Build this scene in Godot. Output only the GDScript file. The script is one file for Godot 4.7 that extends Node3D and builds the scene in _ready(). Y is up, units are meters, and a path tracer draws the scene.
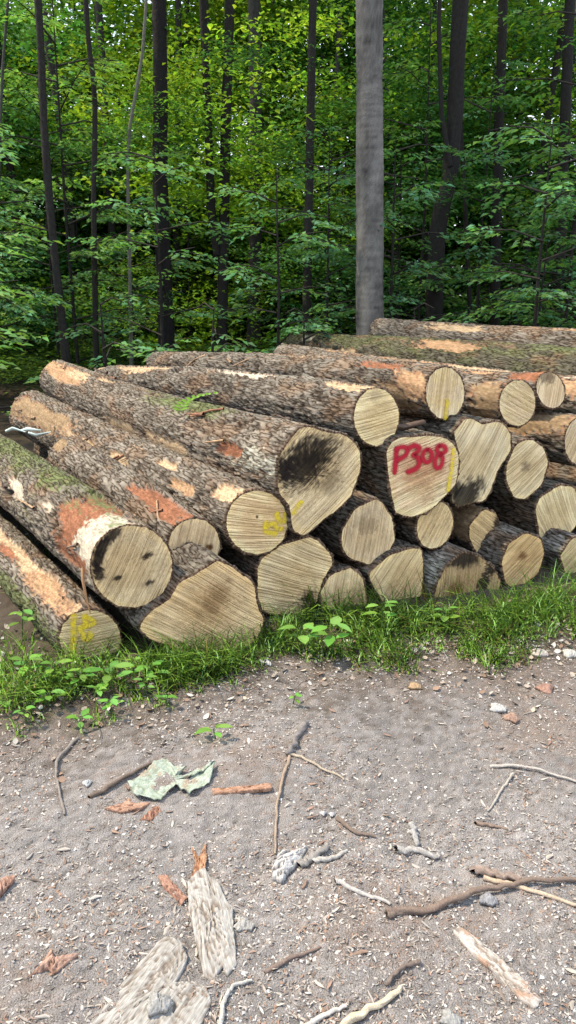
extends Node3D
# A sunlit stack of felled logs beside a forest track, beech wood behind it.

var mats := {}
var taken := {}
var rng := RandomNumberGenerator.new()
var cells := FastNoiseLite.new()
var fine := FastNoiseLite.new()
var broad := FastNoiseLite.new()


class Geo:
	var v := PackedVector3Array()
	var n := PackedVector3Array()
	var c := PackedColorArray()
	var i := PackedInt32Array()

	func tube(pts: PackedVector3Array, rads: PackedFloat32Array, segs: int, col: Color, wobble := 0.0, seed_ := 0.0) -> void:
		var base := v.size()
		for k in pts.size():
			var d := (pts[mini(k + 1, pts.size() - 1)] - pts[maxi(k - 1, 0)]).normalized()
			var side := d.cross(Vector3(0.31, 0.12, 0.94)).normalized()
			var up := side.cross(d)
			for s in segs:
				var a := TAU * s / segs
				var out := side * cos(a) + up * sin(a)
				var w := 1.0 + wobble * (sin(s * 5.1 + k * 2.3 + seed_) + sin(k * 1.7 + s * 2.9 - seed_)) * 0.5
				v.append(pts[k] + out * rads[k] * w)
				n.append(out)
				var t := 1.0 + (w - 1.0) * 1.2
				c.append(Color(col.r * t, col.g * t, col.b * t))
		for k in pts.size() - 1:
			for s in segs:
				var p := base + k * segs + s
				var q := base + k * segs + (s + 1) % segs
				i.append_array([p, q, p + segs, q, q + segs, p + segs])
		for e in [0, pts.size() - 1]:
			var at := v.size()
			v.append(pts[e])
			n.append((pts[e] - pts[1 if e == 0 else e - 1]).normalized())
			c.append(col * 1.15)
			for s in segs:
				i.append_array([at, base + e * segs + s, base + e * segs + (s + 1) % segs])

	func leaf(p: Vector3, d: Vector3, up: Vector3, l: float, w: float, col: Color) -> void:
		var side := d.cross(up).normalized() * w * 0.5
		var at := v.size()
		var lift := up * w * 0.14
		v.append_array([p, p + d * l * 0.45 - side + lift, p + d * l - up * l * 0.12, p + d * l * 0.45 + side + lift])
		n.append_array([up, (up - side.normalized() * 0.3).normalized(), up, (up + side.normalized() * 0.3).normalized()])
		c.append_array([col, col, col, col])
		i.append_array([at, at + 1, at + 2, at, at + 2, at + 3])

	func broad_leaf(p: Vector3, d: Vector3, up: Vector3, l: float, w: float, col: Color, droop: float) -> void:
		var side := d.cross(up).normalized()
		var at := v.size()
		var shape := [0.12, 0.8, 1.0, 0.72, 0.03]
		for k in 5:
			var t := k / 4.0
			var m := p + d * l * t - up * l * droop * t * t
			for s in [-1.0, 0.0, 1.0]:
				v.append(m + side * s * w * 0.5 * shape[k] + up * absf(s) * w * 0.12)
				n.append((up - side * s * 0.25 + d * droop * t).normalized())
				c.append(col * (1.12 if s == 0.0 else 1.0))
		for k in 4:
			for s in 2:
				var q := at + k * 3 + s
				i.append_array([q, q + 3, q + 1, q + 1, q + 3, q + 4])

	func mesh(m: Material) -> ArrayMesh:
		var a := []
		a.resize(Mesh.ARRAY_MAX)
		a[Mesh.ARRAY_VERTEX] = v
		a[Mesh.ARRAY_NORMAL] = n
		a[Mesh.ARRAY_COLOR] = c
		a[Mesh.ARRAY_INDEX] = i
		var r := ArrayMesh.new()
		r.add_surface_from_arrays(Mesh.PRIMITIVE_TRIANGLES, a)
		r.surface_set_material(0, m)
		return r


const LOGS := [
	{"id": 1, "at": Vector3(-.894, 0.087, -3.28), "az": -33, "el": 0, "long": 4.2, "taper": 1.0, "slant": 0.231, "saw": 5, "tone": Color(0.8, 0.82, 0.78), "label": "lowest log at the left end, yellow paint marks on its cut face above leafy plants",
	"rim": [0.135, 0.134, 0.132, 0.131, 0.132, 0.132, 0.135, 0.136, 0.139, 0.14, 0.142, 0.142, 0.141, 0.14, 0.136, 0.136, 0.132, 0.132, 0.13, 0.13, 0.131, 0.133, 0.136, 0.138, 0.142, 0.144, 0.146, 0.147, 0.146, 0.145, 0.141, 0.14],
	"stains": [],
	"paint": [["yellow", 0.016, [Vector2(-.061, 0.12), Vector2(-.066, 0.077), Vector2(-.073, -.005), Vector2(-.08, -.063), Vector2(-.084, -.102)]], ["yellow", 0.016, [Vector2(-.018, 0.11), Vector2(-.016, 0.086), Vector2(-.021, 0.059)]], ["yellow", 0.014, [Vector2(-.015, 0.107), Vector2(0.005, 0.095), Vector2(0.02, 0.075), Vector2(0.005, 0.065), Vector2(-.018, 0.062)]], ["yellow", 0.015, [Vector2(-.039, 0.061), Vector2(-.036, 0.033), Vector2(-.028, 0.024), Vector2(-.025, 0.004), Vector2(-.009, -.001), Vector2(0.002, 0.013), Vector2(-.002, 0.026)]]]},
	{"id": 2, "at": Vector3(-.686, 0.433, -3.27), "az": -33, "el": 0, "long": 4.6, "taper": 0.95, "slant": 0.231, "saw": 62, "tone": Color(0.83, 0.8, 0.74), "label": "mossy log with reddish torn bark, its round cut face flecked with black spots",
	"rim": [0.178, 0.176, 0.177, 0.176, 0.181, 0.182, 0.188, 0.188, 0.192, 0.192, 0.191, 0.189, 0.184, 0.182, 0.176, 0.174, 0.172, 0.171, 0.173, 0.174, 0.18, 0.182, 0.19, 0.192, 0.198, 0.199, 0.199, 0.198, 0.193, 0.19, 0.184, 0.181],
	"stains": [["black", -.141, -.008, 0.025, 1.6, 2.0, 1.75], ["black", -.142, 0.047, 0.029, 1.9, 2.2, 1.45], ["black", -.117, 0.108, 0.029, 1.9, 2.2, 1.1], ["black", -.078, 0.149, 0.025, 1.6, 2.2, 0.7], ["black", 0.068, 0.04, 0.017, 1, 1.6, 0.3], ["black", 0.071, -.087, 0.014, 1.1, 2.0, 0.3], ["black", -.06, -.046, 0.012, 1.1, 1.8, 0.3]],
	"paint": []},
	{"id": 3, "at": Vector3(-.45, 0.424, -3.6), "az": -33, "el": 3.3, "long": 1.86, "taper": 1.0, "slant": 0.231, "saw": 75, "tone": Color(0.95, 0.93, 0.92), "label": "log between the black-flecked log and the yellow-marked one, small knot on its pale face",
	"rim": [0.128, 0.126, 0.127, 0.127, 0.13, 0.13, 0.135, 0.135, 0.138, 0.138, 0.138, 0.136, 0.134, 0.131, 0.128, 0.126, 0.125, 0.124, 0.125, 0.125, 0.13, 0.13, 0.136, 0.137, 0.141, 0.141, 0.142, 0.14, 0.138, 0.136, 0.132, 0.13],
	"stains": [["brown", 0.076, -.018, 0.018, 1.3, 1.0, 0.0]],
	"paint": []},
	{"id": 4, "at": Vector3(-.367, 0.171, -3.32), "az": -33, "el": 0, "long": 4, "taper": 0.8, "slant": 0.231, "saw": -35, "tone": Color(0.85, 0.77, 0.67), "label": "broad flared butt log on the grass with a crack down its wide face",
	"rim": [0.245, 0.237, 0.246, 0.26, 0.251, 0.252, 0.263, 0.271, 0.241, 0.221, 0.219, 0.219, 0.205, 0.201, 0.229, 0.267, 0.304, 0.277, 0.237, 0.21, 0.236, 0.271, 0.246, 0.232, 0.229, 0.234, 0.25, 0.252, 0.258, 0.276, 0.272, 0.273],
	"stains": [["brown", 0.038, 0.078, 0.067, 0.5, 1.6, 0.9]],
	"paint": []},
	{"id": 5, "at": Vector3(-.15, 0.519, -3.66), "az": -33, "el": 0.6, "long": 3.82, "taper": 1.2, "slant": 0.231, "saw": -9, "tone": Color(1.05, 0.98, 0.88), "label": "round log with striped saw face and a yellow paint blotch at its right edge",
	"rim": [0.157, 0.155, 0.154, 0.152, 0.155, 0.154, 0.159, 0.159, 0.164, 0.163, 0.166, 0.164, 0.164, 0.161, 0.158, 0.155, 0.153, 0.151, 0.151, 0.151, 0.154, 0.154, 0.161, 0.161, 0.168, 0.168, 0.172, 0.17, 0.17, 0.167, 0.164, 0.16],
	"stains": [["black", 0, 0.028, 0.009, 1.0, 1.0, 0.0]],
	"paint": [["yellow", 0.016, [Vector2(0.044, -.004), Vector2(0.042, -.047), Vector2(0.068, -.06), Vector2(0.092, -.066)]], ["yellow", 0.015, [Vector2(0.054, -.02), Vector2(0.082, -.015), Vector2(0.096, -.038), Vector2(0.12, -.044)]], ["yellow", 0.017, [Vector2(0.098, 0.036), Vector2(0.106, 0.003), Vector2(0.129, -.007), Vector2(0.141, 0.013), Vector2(0.141, 0.032)]]]},
	{"id": 6, "at": Vector3(0.139, 0.736, -3.72), "az": -33, "el": 1.3, "long": 4.02, "taper": 0.72, "slant": 0.231, "saw": 45, "tone": Color(0.95, 0.92, 0.86), "label": "large log with a big black stain spread across its cut face",
	"rim": [0.224, 0.234, 0.242, 0.246, 0.242, 0.238, 0.223, 0.22, 0.229, 0.252, 0.255, 0.236, 0.225, 0.221, 0.214, 0.202, 0.198, 0.202, 0.202, 0.195, 0.195, 0.232, 0.296, 0.306, 0.261, 0.229, 0.218, 0.216, 0.212, 0.217, 0.213, 0.214],
	"stains": [["black", -.075, 0.059, 0.127, 1.15, 1.3, 0.6], ["black", 0.005, 0.117, 0.104, 0.85, 1.2, 0.6], ["black", -.159, 0.041, 0.085, 1, 1, 0], ["black", 0.068, -.026, 0.066, 0.5, 1.3, 0.6]],
	"paint": [["yellow", 0.015, [Vector2(-.114, -.176), Vector2(-.094, -.142), Vector2(-.079, -.124)]]]},
	{"id": 7, "at": Vector3(0.45, 0.978, -4), "az": -33, "el": -2.5, "long": 3.9, "taper": 0.8, "slant": 0, "saw": 5, "tone": Color(1.02, 1.02, 0.9), "label": "round log with a plain yellowish face lying on top beside the black-stained log",
	"rim": [0.154, 0.15, 0.149, 0.146, 0.146, 0.145, 0.148, 0.147, 0.151, 0.15, 0.155, 0.153, 0.155, 0.153, 0.152, 0.15, 0.148, 0.145, 0.144, 0.143, 0.144, 0.144, 0.148, 0.148, 0.154, 0.154, 0.16, 0.159, 0.162, 0.16, 0.159, 0.156],
	"stains": [["grey", -.01, 0.112, 0.051, 0.4, 1.0, 0.0]],
	"paint": []},
	{"id": 8, "at": Vector3(0.852, 1.062, -4.3), "az": -33, "el": -2, "long": 3.8, "taper": 0.75, "slant": 0, "saw": 85, "tone": Color(1.22, 1.18, 1.0), "label": "uppermost log with a short yellow paint drip at the bottom of its face",
	"rim": [0.148, 0.144, 0.142, 0.139, 0.139, 0.137, 0.14, 0.139, 0.143, 0.144, 0.148, 0.148, 0.152, 0.149, 0.149, 0.145, 0.143, 0.14, 0.139, 0.136, 0.138, 0.136, 0.14, 0.141, 0.146, 0.147, 0.153, 0.154, 0.158, 0.155, 0.155, 0.151],
	"stains": [],
	"paint": [["yellow", 0.017, [Vector2(0.017, -.044), Vector2(0.011, -.093), Vector2(0.005, -.136)]]]},
	{"id": 9, "at": Vector3(0.024, 0.208, -3.74), "az": -33, "el": 0, "long": 4, "taper": 0.8, "slant": 0.231, "saw": -20, "tone": Color(0.88, 0.85, 0.77), "label": "bottom log with fan-like saw lines and a dark patch in its lower right corner",
	"rim": [0.187, 0.217, 0.227, 0.221, 0.219, 0.225, 0.222, 0.201, 0.191, 0.189, 0.193, 0.195, 0.194, 0.201, 0.199, 0.188, 0.184, 0.188, 0.2, 0.21, 0.225, 0.224, 0.209, 0.203, 0.205, 0.216, 0.237, 0.217, 0.189, 0.174, 0.167, 0.169],
	"stains": [["black", 0.081, -.124, 0.047, 0.95, 1.0, 0.0]],
	"paint": []},
	{"id": 10, "at": Vector3(0.423, 0.373, -3.95), "az": -33, "el": 0, "long": 4, "taper": 0.9, "slant": 0.231, "saw": 80, "tone": Color(0.95, 0.93, 0.92), "label": "greyish round log with thick bark wedged under the black-stained log and beside the red lettering",
	"rim": [0.147, 0.145, 0.148, 0.151, 0.153, 0.162, 0.18, 0.191, 0.175, 0.167, 0.166, 0.162, 0.151, 0.147, 0.148, 0.155, 0.156, 0.159, 0.162, 0.161, 0.167, 0.161, 0.159, 0.163, 0.174, 0.174, 0.179, 0.188, 0.171, 0.163, 0.162, 0.156],
	"stains": [["grey", -.018, 0.048, 0.07, 0.5, 1.0, 0.0]],
	"paint": []},
	{"id": 11, "at": Vector3(0.293, 0.051, -3.84), "az": -33, "el": 0, "long": 4, "taper": 0.9, "slant": 0.231, "saw": 80, "tone": Color(0.85, 0.82, 0.76), "label": "short-looking bottom log half hidden by grass between two wider cut faces",
	"rim": [0.129, 0.125, 0.126, 0.133, 0.146, 0.15, 0.158, 0.174, 0.164, 0.16, 0.163, 0.16, 0.15, 0.146, 0.144, 0.133, 0.129, 0.129, 0.135, 0.147, 0.162, 0.152, 0.148, 0.15, 0.158, 0.16, 0.163, 0.174, 0.18, 0.158, 0.146, 0.138],
	"stains": [],
	"paint": []},
	{"id": 12, "at": Vector3(0.698, 0.676, -4.05), "az": -33, "el": 0, "long": 4, "taper": 0.8, "slant": 0.231, "saw": 22, "tone": Color(1.1, 1.0, 0.93), "label": "log with P308 sprayed in red and a yellow stripe down its right side",
	"rim": [0.222, 0.229, 0.233, 0.235, 0.227, 0.22, 0.206, 0.202, 0.198, 0.202, 0.214, 0.237, 0.249, 0.244, 0.215, 0.199, 0.188, 0.185, 0.189, 0.2, 0.217, 0.248, 0.247, 0.245, 0.234, 0.228, 0.217, 0.209, 0.207, 0.212, 0.227, 0.224],
	"stains": [["pink", -.008, 0.053, 0.123, 0.4, 1.5, 0]],
	"paint": [["red", 0.019, [Vector2(-.149, 0.138), Vector2(-.148, 0.108), Vector2(-.149, 0.069), Vector2(-.153, 0.014)]], ["red", 0.018, [Vector2(-.149, 0.135), Vector2(-.132, 0.144), Vector2(-.113, 0.146), Vector2(-.092, 0.137), Vector2(-.086, 0.121), Vector2(-.096, 0.101), Vector2(-.116, 0.089), Vector2(-.141, 0.08)]], ["red", 0.019, [Vector2(-.075, 0.14), Vector2(-.052, 0.148), Vector2(-.029, 0.142), Vector2(-.02, 0.129), Vector2(-.031, 0.112), Vector2(-.052, 0.1), Vector2(-.031, 0.089), Vector2(-.017, 0.067), Vector2(-.019, 0.042), Vector2(-.037, 0.023), Vector2(-.06, 0.016), Vector2(-.078, 0.012)]], ["red", 0.017, [Vector2(0.027, 0.123), Vector2(0.038, 0.12), Vector2(0.047, 0.112), Vector2(0.053, 0.1), Vector2(0.055, 0.086), Vector2(0.052, 0.073), Vector2(0.045, 0.062), Vector2(0.035, 0.056), Vector2(0.024, 0.056), Vector2(0.014, 0.062), Vector2(0.006, 0.072), Vector2(0.002, 0.085), Vector2(0.003, 0.099), Vector2(0.008, 0.111), Vector2(0.016, 0.12), Vector2(0.027, 0.123)]], ["red", 0.017, [Vector2(0.097, 0.138), Vector2(0.11, 0.138), Vector2(0.122, 0.134), Vector2(0.131, 0.125), Vector2(0.135, 0.115), Vector2(0.133, 0.105), Vector2(0.125, 0.098), Vector2(0.113, 0.096), Vector2(0.1, 0.098), Vector2(0.089, 0.105), Vector2(0.083, 0.115), Vector2(0.082, 0.125), Vector2(0.087, 0.134), Vector2(0.097, 0.138)]], ["red", 0.017, [Vector2(0.106, 0.088), Vector2(0.113, 0.08), Vector2(0.118, 0.068), Vector2(0.118, 0.053), Vector2(0.115, 0.039), Vector2(0.109, 0.027), Vector2(0.1, 0.02), Vector2(0.091, 0.019), Vector2(0.082, 0.024), Vector2(0.076, 0.034), Vector2(0.074, 0.048), Vector2(0.075, 0.062), Vector2(0.08, 0.076), Vector2(0.088, 0.085), Vector2(0.097, 0.09), Vector2(0.106, 0.088)]], ["yellow", 0.013, [Vector2(0.179, 0.113), Vector2(0.177, 0.061), Vector2(0.173, 0.005), Vector2(0.166, -.051), Vector2(0.161, -.107)]]]},
	{"id": 13, "at": Vector3(1.046, 0.706, -4.25), "az": -33, "el": 0, "long": 4, "taper": 0.8, "slant": 0.231, "saw": 60, "tone": Color(0.95, 0.97, 0.95), "label": "angular log with a notched top and a blackened lower tip, right of the red lettering",
	"rim": [0.18, 0.205, 0.213, 0.232, 0.232, 0.239, 0.221, 0.203, 0.198, 0.229, 0.253, 0.238, 0.234, 0.172, 0.141, 0.131, 0.127, 0.128, 0.134, 0.146, 0.212, 0.273, 0.285, 0.255, 0.247, 0.25, 0.221, 0.184, 0.162, 0.151, 0.152, 0.161],
	"stains": [["black", -.076, -.207, 0.091, 1.4, 1.4, 0.5], ["black", 0.019, -.136, 0.043, 0.7, 1.0, 0.0], ["black", -.135, -.162, 0.048, 0.9, 1.0, 0.0]],
	"paint": []},
	{"id": 14, "at": Vector3(0.8, 0.368, -4.12), "az": -33, "el": 0, "long": 3.5, "taper": 0.9, "slant": 0.231, "saw": 62, "tone": Color(1, 0.97, 0.88), "label": "small oval log squeezed in just below the red lettered log",
	"rim": [0.114, 0.115, 0.116, 0.121, 0.123, 0.129, 0.131, 0.136, 0.136, 0.134, 0.132, 0.126, 0.123, 0.117, 0.115, 0.112, 0.112, 0.113, 0.114, 0.12, 0.122, 0.13, 0.132, 0.138, 0.138, 0.137, 0.135, 0.129, 0.126, 0.12, 0.118, 0.115],
	"stains": [],
	"paint": []},
	{"id": 15, "at": Vector3(0.6, 0.102, -3.97), "az": -33, "el": 0, "long": 4, "taper": 0.8, "slant": 0.231, "saw": 55, "tone": Color(0.82, 0.79, 0.69), "label": "bottom log with a slanting face under the small oval log, rising from the grass",
	"rim": [0.137, 0.14, 0.149, 0.16, 0.18, 0.206, 0.191, 0.179, 0.169, 0.165, 0.168, 0.166, 0.167, 0.176, 0.193, 0.183, 0.162, 0.151, 0.144, 0.142, 0.145, 0.155, 0.172, 0.179, 0.182, 0.193, 0.213, 0.214, 0.192, 0.164, 0.148, 0.14],
	"stains": [],
	"paint": []},
	{"id": 16, "at": Vector3(1.12, 0.271, -4.3), "az": -33, "el": 0, "long": 3.5, "taper": 0.9, "slant": 0.231, "saw": -35, "tone": Color(0.9, 0.86, 0.74), "label": "small striped log with a dark rim on its right side, under the blackened notched log",
	"rim": [0.096, 0.103, 0.107, 0.107, 0.112, 0.122, 0.126, 0.13, 0.14, 0.136, 0.122, 0.115, 0.113, 0.115, 0.113, 0.104, 0.101, 0.102, 0.099, 0.099, 0.102, 0.111, 0.124, 0.128, 0.138, 0.156, 0.144, 0.122, 0.11, 0.1, 0.095, 0.094],
	"stains": [["black", 0.089, 0.052, 0.038, 1.1, 2.0, 1.3]],
	"paint": []},
	{"id": 17, "at": Vector3(1.374, 0.608, -4.45), "az": -33, "el": 0, "long": 4, "taper": 0.9, "slant": 0.231, "saw": 40, "tone": Color(0.98, 1, 0.96), "label": "oval log with a pale pith in the middle, right of the notched log",
	"rim": [0.141, 0.15, 0.148, 0.149, 0.156, 0.158, 0.16, 0.169, 0.175, 0.171, 0.173, 0.165, 0.149, 0.14, 0.138, 0.14, 0.136, 0.136, 0.142, 0.144, 0.149, 0.16, 0.18, 0.18, 0.184, 0.175, 0.162, 0.156, 0.156, 0.15, 0.141, 0.139],
	"stains": [["grey", -.004, 0.01, 0.034, 0.8, 1.0, 0.0]],
	"paint": []},
	{"id": 18, "at": Vector3(1.336, 0.966, -4.6), "az": -33, "el": -4.3, "long": 4.0, "taper": 0.8, "slant": 0.231, "saw": -30, "tone": Color(1.1, 1.1, 1.0), "label": "top log with coarse slanting saw stripes, left of the smallest whitish face",
	"rim": [0.125, 0.126, 0.124, 0.126, 0.126, 0.129, 0.131, 0.134, 0.134, 0.138, 0.135, 0.135, 0.131, 0.13, 0.126, 0.125, 0.122, 0.124, 0.122, 0.125, 0.126, 0.13, 0.132, 0.136, 0.137, 0.14, 0.138, 0.138, 0.134, 0.133, 0.129, 0.128],
	"stains": [],
	"paint": []},
	{"id": 19, "at": Vector3(1.621, 1.005, -4.9), "az": -33, "el": -6.1, "long": 4.0, "taper": 0.8, "slant": 0.231, "saw": 75, "tone": Color(1.3, 1.36, 1.35), "label": "whitish log face with a grey smudged top, topmost at the right",
	"rim": [0.105, 0.1, 0.098, 0.097, 0.097, 0.101, 0.102, 0.108, 0.112, 0.118, 0.12, 0.122, 0.121, 0.116, 0.113, 0.106, 0.104, 0.099, 0.097, 0.097, 0.097, 0.101, 0.103, 0.109, 0.113, 0.12, 0.122, 0.125, 0.124, 0.119, 0.116, 0.108],
	"stains": [["grey", -.027, 0.081, 0.056, 1, 1.5, 0]],
	"paint": []},
	{"id": 20, "at": Vector3(1.785, 0.714, -4.75), "az": -33, "el": 0, "long": 4.5, "taper": 0.9, "slant": 0.231, "saw": 70, "tone": Color(1.3, 1.32, 1.22), "label": "log cut off by the right edge with dark bark and a pale oval face",
	"rim": [0.123, 0.121, 0.122, 0.123, 0.127, 0.131, 0.138, 0.144, 0.152, 0.152, 0.153, 0.149, 0.142, 0.137, 0.129, 0.125, 0.121, 0.119, 0.121, 0.122, 0.127, 0.132, 0.139, 0.146, 0.154, 0.156, 0.156, 0.153, 0.145, 0.14, 0.132, 0.128],
	"stains": [],
	"paint": []},
	{"id": 21, "at": Vector3(1.612, 0.292, -4.55), "az": -33, "el": 0, "long": 4, "taper": 0.9, "slant": 0.231, "saw": -60, "tone": Color(0.95, 0.97, 0.9), "label": "five-sided pale log face at the right above the last bottom log",
	"rim": [0.158, 0.166, 0.172, 0.173, 0.182, 0.199, 0.199, 0.193, 0.195, 0.185, 0.179, 0.18, 0.189, 0.178, 0.172, 0.154, 0.143, 0.139, 0.14, 0.147, 0.161, 0.178, 0.206, 0.257, 0.224, 0.188, 0.169, 0.16, 0.158, 0.162, 0.16, 0.156],
	"stains": [],
	"paint": []},
	{"id": 22, "at": Vector3(0.983, 0.039, -4.06), "az": -33, "el": 0, "long": 4, "taper": 0.8, "slant": 0.231, "saw": 85, "tone": Color(0.6, 0.54, 0.45), "label": "wide brown stump-like bottom log with rotten dark patches and lichen grey bark",
	"rim": [0.211, 0.192, 0.183, 0.178, 0.171, 0.17, 0.176, 0.182, 0.188, 0.203, 0.192, 0.189, 0.193, 0.187, 0.184, 0.188, 0.197, 0.206, 0.214, 0.217, 0.191, 0.17, 0.159, 0.154, 0.155, 0.163, 0.179, 0.208, 0.224, 0.224, 0.22, 0.212],
	"stains": [["black", 0.104, 0.002, 0.041, 1.5, 1.8, 1.3], ["black", -.037, 0.165, 0.067, 1.2, 1.8, 0], ["black", 0.142, 0.085, 0.046, 1.3, 1.0, 0.0], ["brown", -.074, -.015, 0.051, 0.8, 1.0, 0.0]],
	"paint": []},
	{"id": 23, "at": Vector3(1.318, 0.138, -4.2), "az": -33, "el": 0, "long": 4, "taper": 0.9, "slant": 0.231, "saw": 40, "tone": Color(0.78, 0.69, 0.56), "label": "bottom log with a round brown face and a star crack, beside the rotten stump-like log",
	"rim": [0.138, 0.146, 0.145, 0.149, 0.16, 0.156, 0.154, 0.157, 0.162, 0.151, 0.146, 0.147, 0.147, 0.137, 0.134, 0.135, 0.138, 0.133, 0.134, 0.14, 0.153, 0.163, 0.164, 0.171, 0.166, 0.151, 0.143, 0.141, 0.145, 0.144, 0.137, 0.135],
	"stains": [["brown", 0, 0.025, 0.032, 0.8, 1.0, 0.0]],
	"paint": []},
	{"id": 24, "at": Vector3(1.687, 0.086, -4.4), "az": -33, "el": 0, "long": 4, "taper": 0.9, "slant": 0.231, "saw": 45, "tone": Color(0.95, 0.97, 0.9), "label": "last bottom log at the right edge, partly outside the frame",
	"rim": [0.099, 0.093, 0.091, 0.093, 0.098, 0.109, 0.124, 0.122, 0.124, 0.131, 0.122, 0.11, 0.104, 0.102, 0.104, 0.11, 0.099, 0.093, 0.091, 0.092, 0.097, 0.108, 0.126, 0.12, 0.12, 0.124, 0.134, 0.127, 0.111, 0.102, 0.098, 0.098],
	"stains": [],
	"paint": []},
]

# ---------------------------------------------------------------- naming

func put(o: Node3D, called: String, parent: Node = self) -> Node3D:
	if parent == self:
		var k: int = taken.get(called, 0)
		taken[called] = k + 1
		o.name = called if k == 0 else "%s_%03d" % [called, k]
	else:
		o.name = called
	parent.add_child(o, true)
	return o


func obj(called: String, mesh: Mesh, parent: Node = self) -> MeshInstance3D:
	var o := MeshInstance3D.new()
	o.mesh = mesh
	put(o, called, parent)
	return o


func tag(o: Node, label: String, category: String, group := "", kind := "") -> void:
	if label: o.set_meta("label", label)
	if category: o.set_meta("category", category)
	if group: o.set_meta("group", group)
	if kind: o.set_meta("kind", kind)


func many(called: String, mesh: Mesh, where: Array, tints: Array) -> MultiMeshInstance3D:
	var mm := MultiMesh.new()
	mm.transform_format = MultiMesh.TRANSFORM_3D
	mm.use_colors = true
	mm.mesh = mesh
	mm.instance_count = where.size()
	for k in where.size():
		mm.set_instance_transform(k, where[k])
		mm.set_instance_color(k, tints[k])
	var o := MultiMeshInstance3D.new()
	o.multimesh = mm
	put(o, called)
	return o


# ---------------------------------------------------------------- materials

func noise_tex(kind: int, freq: float, size: int, lo: Color, hi: Color, octaves := 4, as_normal := false, strength := 4.0, seed_ := 1) -> NoiseTexture2D:
	var f := FastNoiseLite.new()
	f.noise_type = kind
	f.frequency = freq
	f.fractal_octaves = octaves
	f.seed = seed_
	var t := NoiseTexture2D.new()
	t.width = size
	t.height = size
	t.seamless = true
	t.noise = f
	t.as_normal_map = as_normal
	t.bump_strength = strength
	if not as_normal:
		var g := Gradient.new()
		g.set_color(0, lo)
		g.set_color(1, hi)
		t.color_ramp = g
	return t


func plain(col: Color, rough := 0.9, vertex := true) -> StandardMaterial3D:
	var m := StandardMaterial3D.new()
	m.albedo_color = col
	m.roughness = rough
	m.metallic_specular = 0.3
	m.vertex_color_use_as_albedo = vertex
	return m


func make_materials() -> void:
	var grain := noise_tex(FastNoiseLite.TYPE_SIMPLEX_SMOOTH, 0.03, 512, Color(0.72, 0.72, 0.72), Color(1, 1, 1), 5)
	var bump := noise_tex(FastNoiseLite.TYPE_SIMPLEX_SMOOTH, 0.03, 512, Color.BLACK, Color.WHITE, 5, true, 6.0, 4)
	var m := plain(Color.WHITE, 0.95)
	m.albedo_texture = bark_tex(false)
	m.normal_enabled = true
	m.normal_texture = bark_tex(true)
	m.normal_scale = 1.0
	m.uv1_scale = Vector3(3.5, 0.66, 1)
	m.metallic_specular = 0.2
	mats.bark = m
	m = plain(Color.WHITE, 0.95)
	m.albedo_texture = grain
	m.normal_enabled = true
	m.normal_texture = bump
	m.normal_scale = 1.2
	m.uv1_scale = Vector3(12, 0.7, 1)
	mats.slab_bark = m
	m = plain(Color.WHITE, 0.9)
	m.albedo_texture = grain
	m.normal_enabled = true
	m.normal_texture = bump
	m.normal_scale = 0.8
	m.uv1_scale = Vector3(7, 1.6, 1)
	m.metallic_specular = 0.2
	mats.bare = m
	for k in 4:
		mats["wood%d" % k] = wood_material(k)
	m = plain(Color.WHITE, 0.95)
	m.albedo_texture = grain
	m.uv1_triplanar = true
	m.uv1_scale = Vector3(1.6, 0.7, 1.6)
	m.normal_enabled = true
	m.normal_texture = bump
	m.normal_scale = 0.7
	mats.trunk = m
	m = m.duplicate()
	m.uv1_scale = Vector3(3.0, 6.0, 3.0)
	m.normal_scale = 0.8
	mats.smooth_trunk = m
	m = plain(Color.WHITE, 0.95)
	m.albedo_texture = noise_tex(FastNoiseLite.TYPE_SIMPLEX_SMOOTH, 0.16, 1024, Color(0.48, 0.46, 0.44), Color(1, 1, 1), 5, false, 1.0, 8)
	m.normal_enabled = true
	m.normal_texture = noise_tex(FastNoiseLite.TYPE_SIMPLEX_SMOOTH, 0.10, 1024, Color.BLACK, Color.WHITE, 5, true, 9.0, 8)
	m.uv1_triplanar = true
	m.uv1_world_triplanar = true
	m.uv1_scale = Vector3(1.3, 1.3, 1.3)
	mats.ground = m
	m = plain(Color.WHITE, 0.55)
	m.backlight_enabled = true
	m.backlight = Color(1.0, 0.98, 0.45).linear_to_srgb()
	mats.leaf = m
	m = plain(Color.WHITE, 0.6)
	m.backlight_enabled = true
	m.backlight = Color(1.0, 0.95, 0.4).linear_to_srgb()
	mats.sunny_leaf = m
	m = plain(Color.WHITE, 0.5)
	m.backlight_enabled = true
	m.backlight = Color(1.0, 1.0, 0.45).linear_to_srgb()
	mats.grass = m
	mats.litter = plain(Color.WHITE, 0.9)
	m = plain(Color.WHITE, 0.95)
	m.albedo_texture = grain
	m.uv1_triplanar = true
	m.uv1_scale = Vector3(9, 9, 9)
	m.normal_enabled = true
	m.normal_texture = bump
	mats.debris = m
	m = plain(Color(0.42, 0.012, 0.028).linear_to_srgb(), 0.6, false)
	m.vertex_color_use_as_albedo = true
	m.transparency = BaseMaterial3D.TRANSPARENCY_ALPHA
	mats.red = m
	m = plain(Color(0.72, 0.52, 0.03).linear_to_srgb(), 0.6, false)
	m.vertex_color_use_as_albedo = true
	m.transparency = BaseMaterial3D.TRANSPARENCY_ALPHA
	mats.yellow = m


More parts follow.
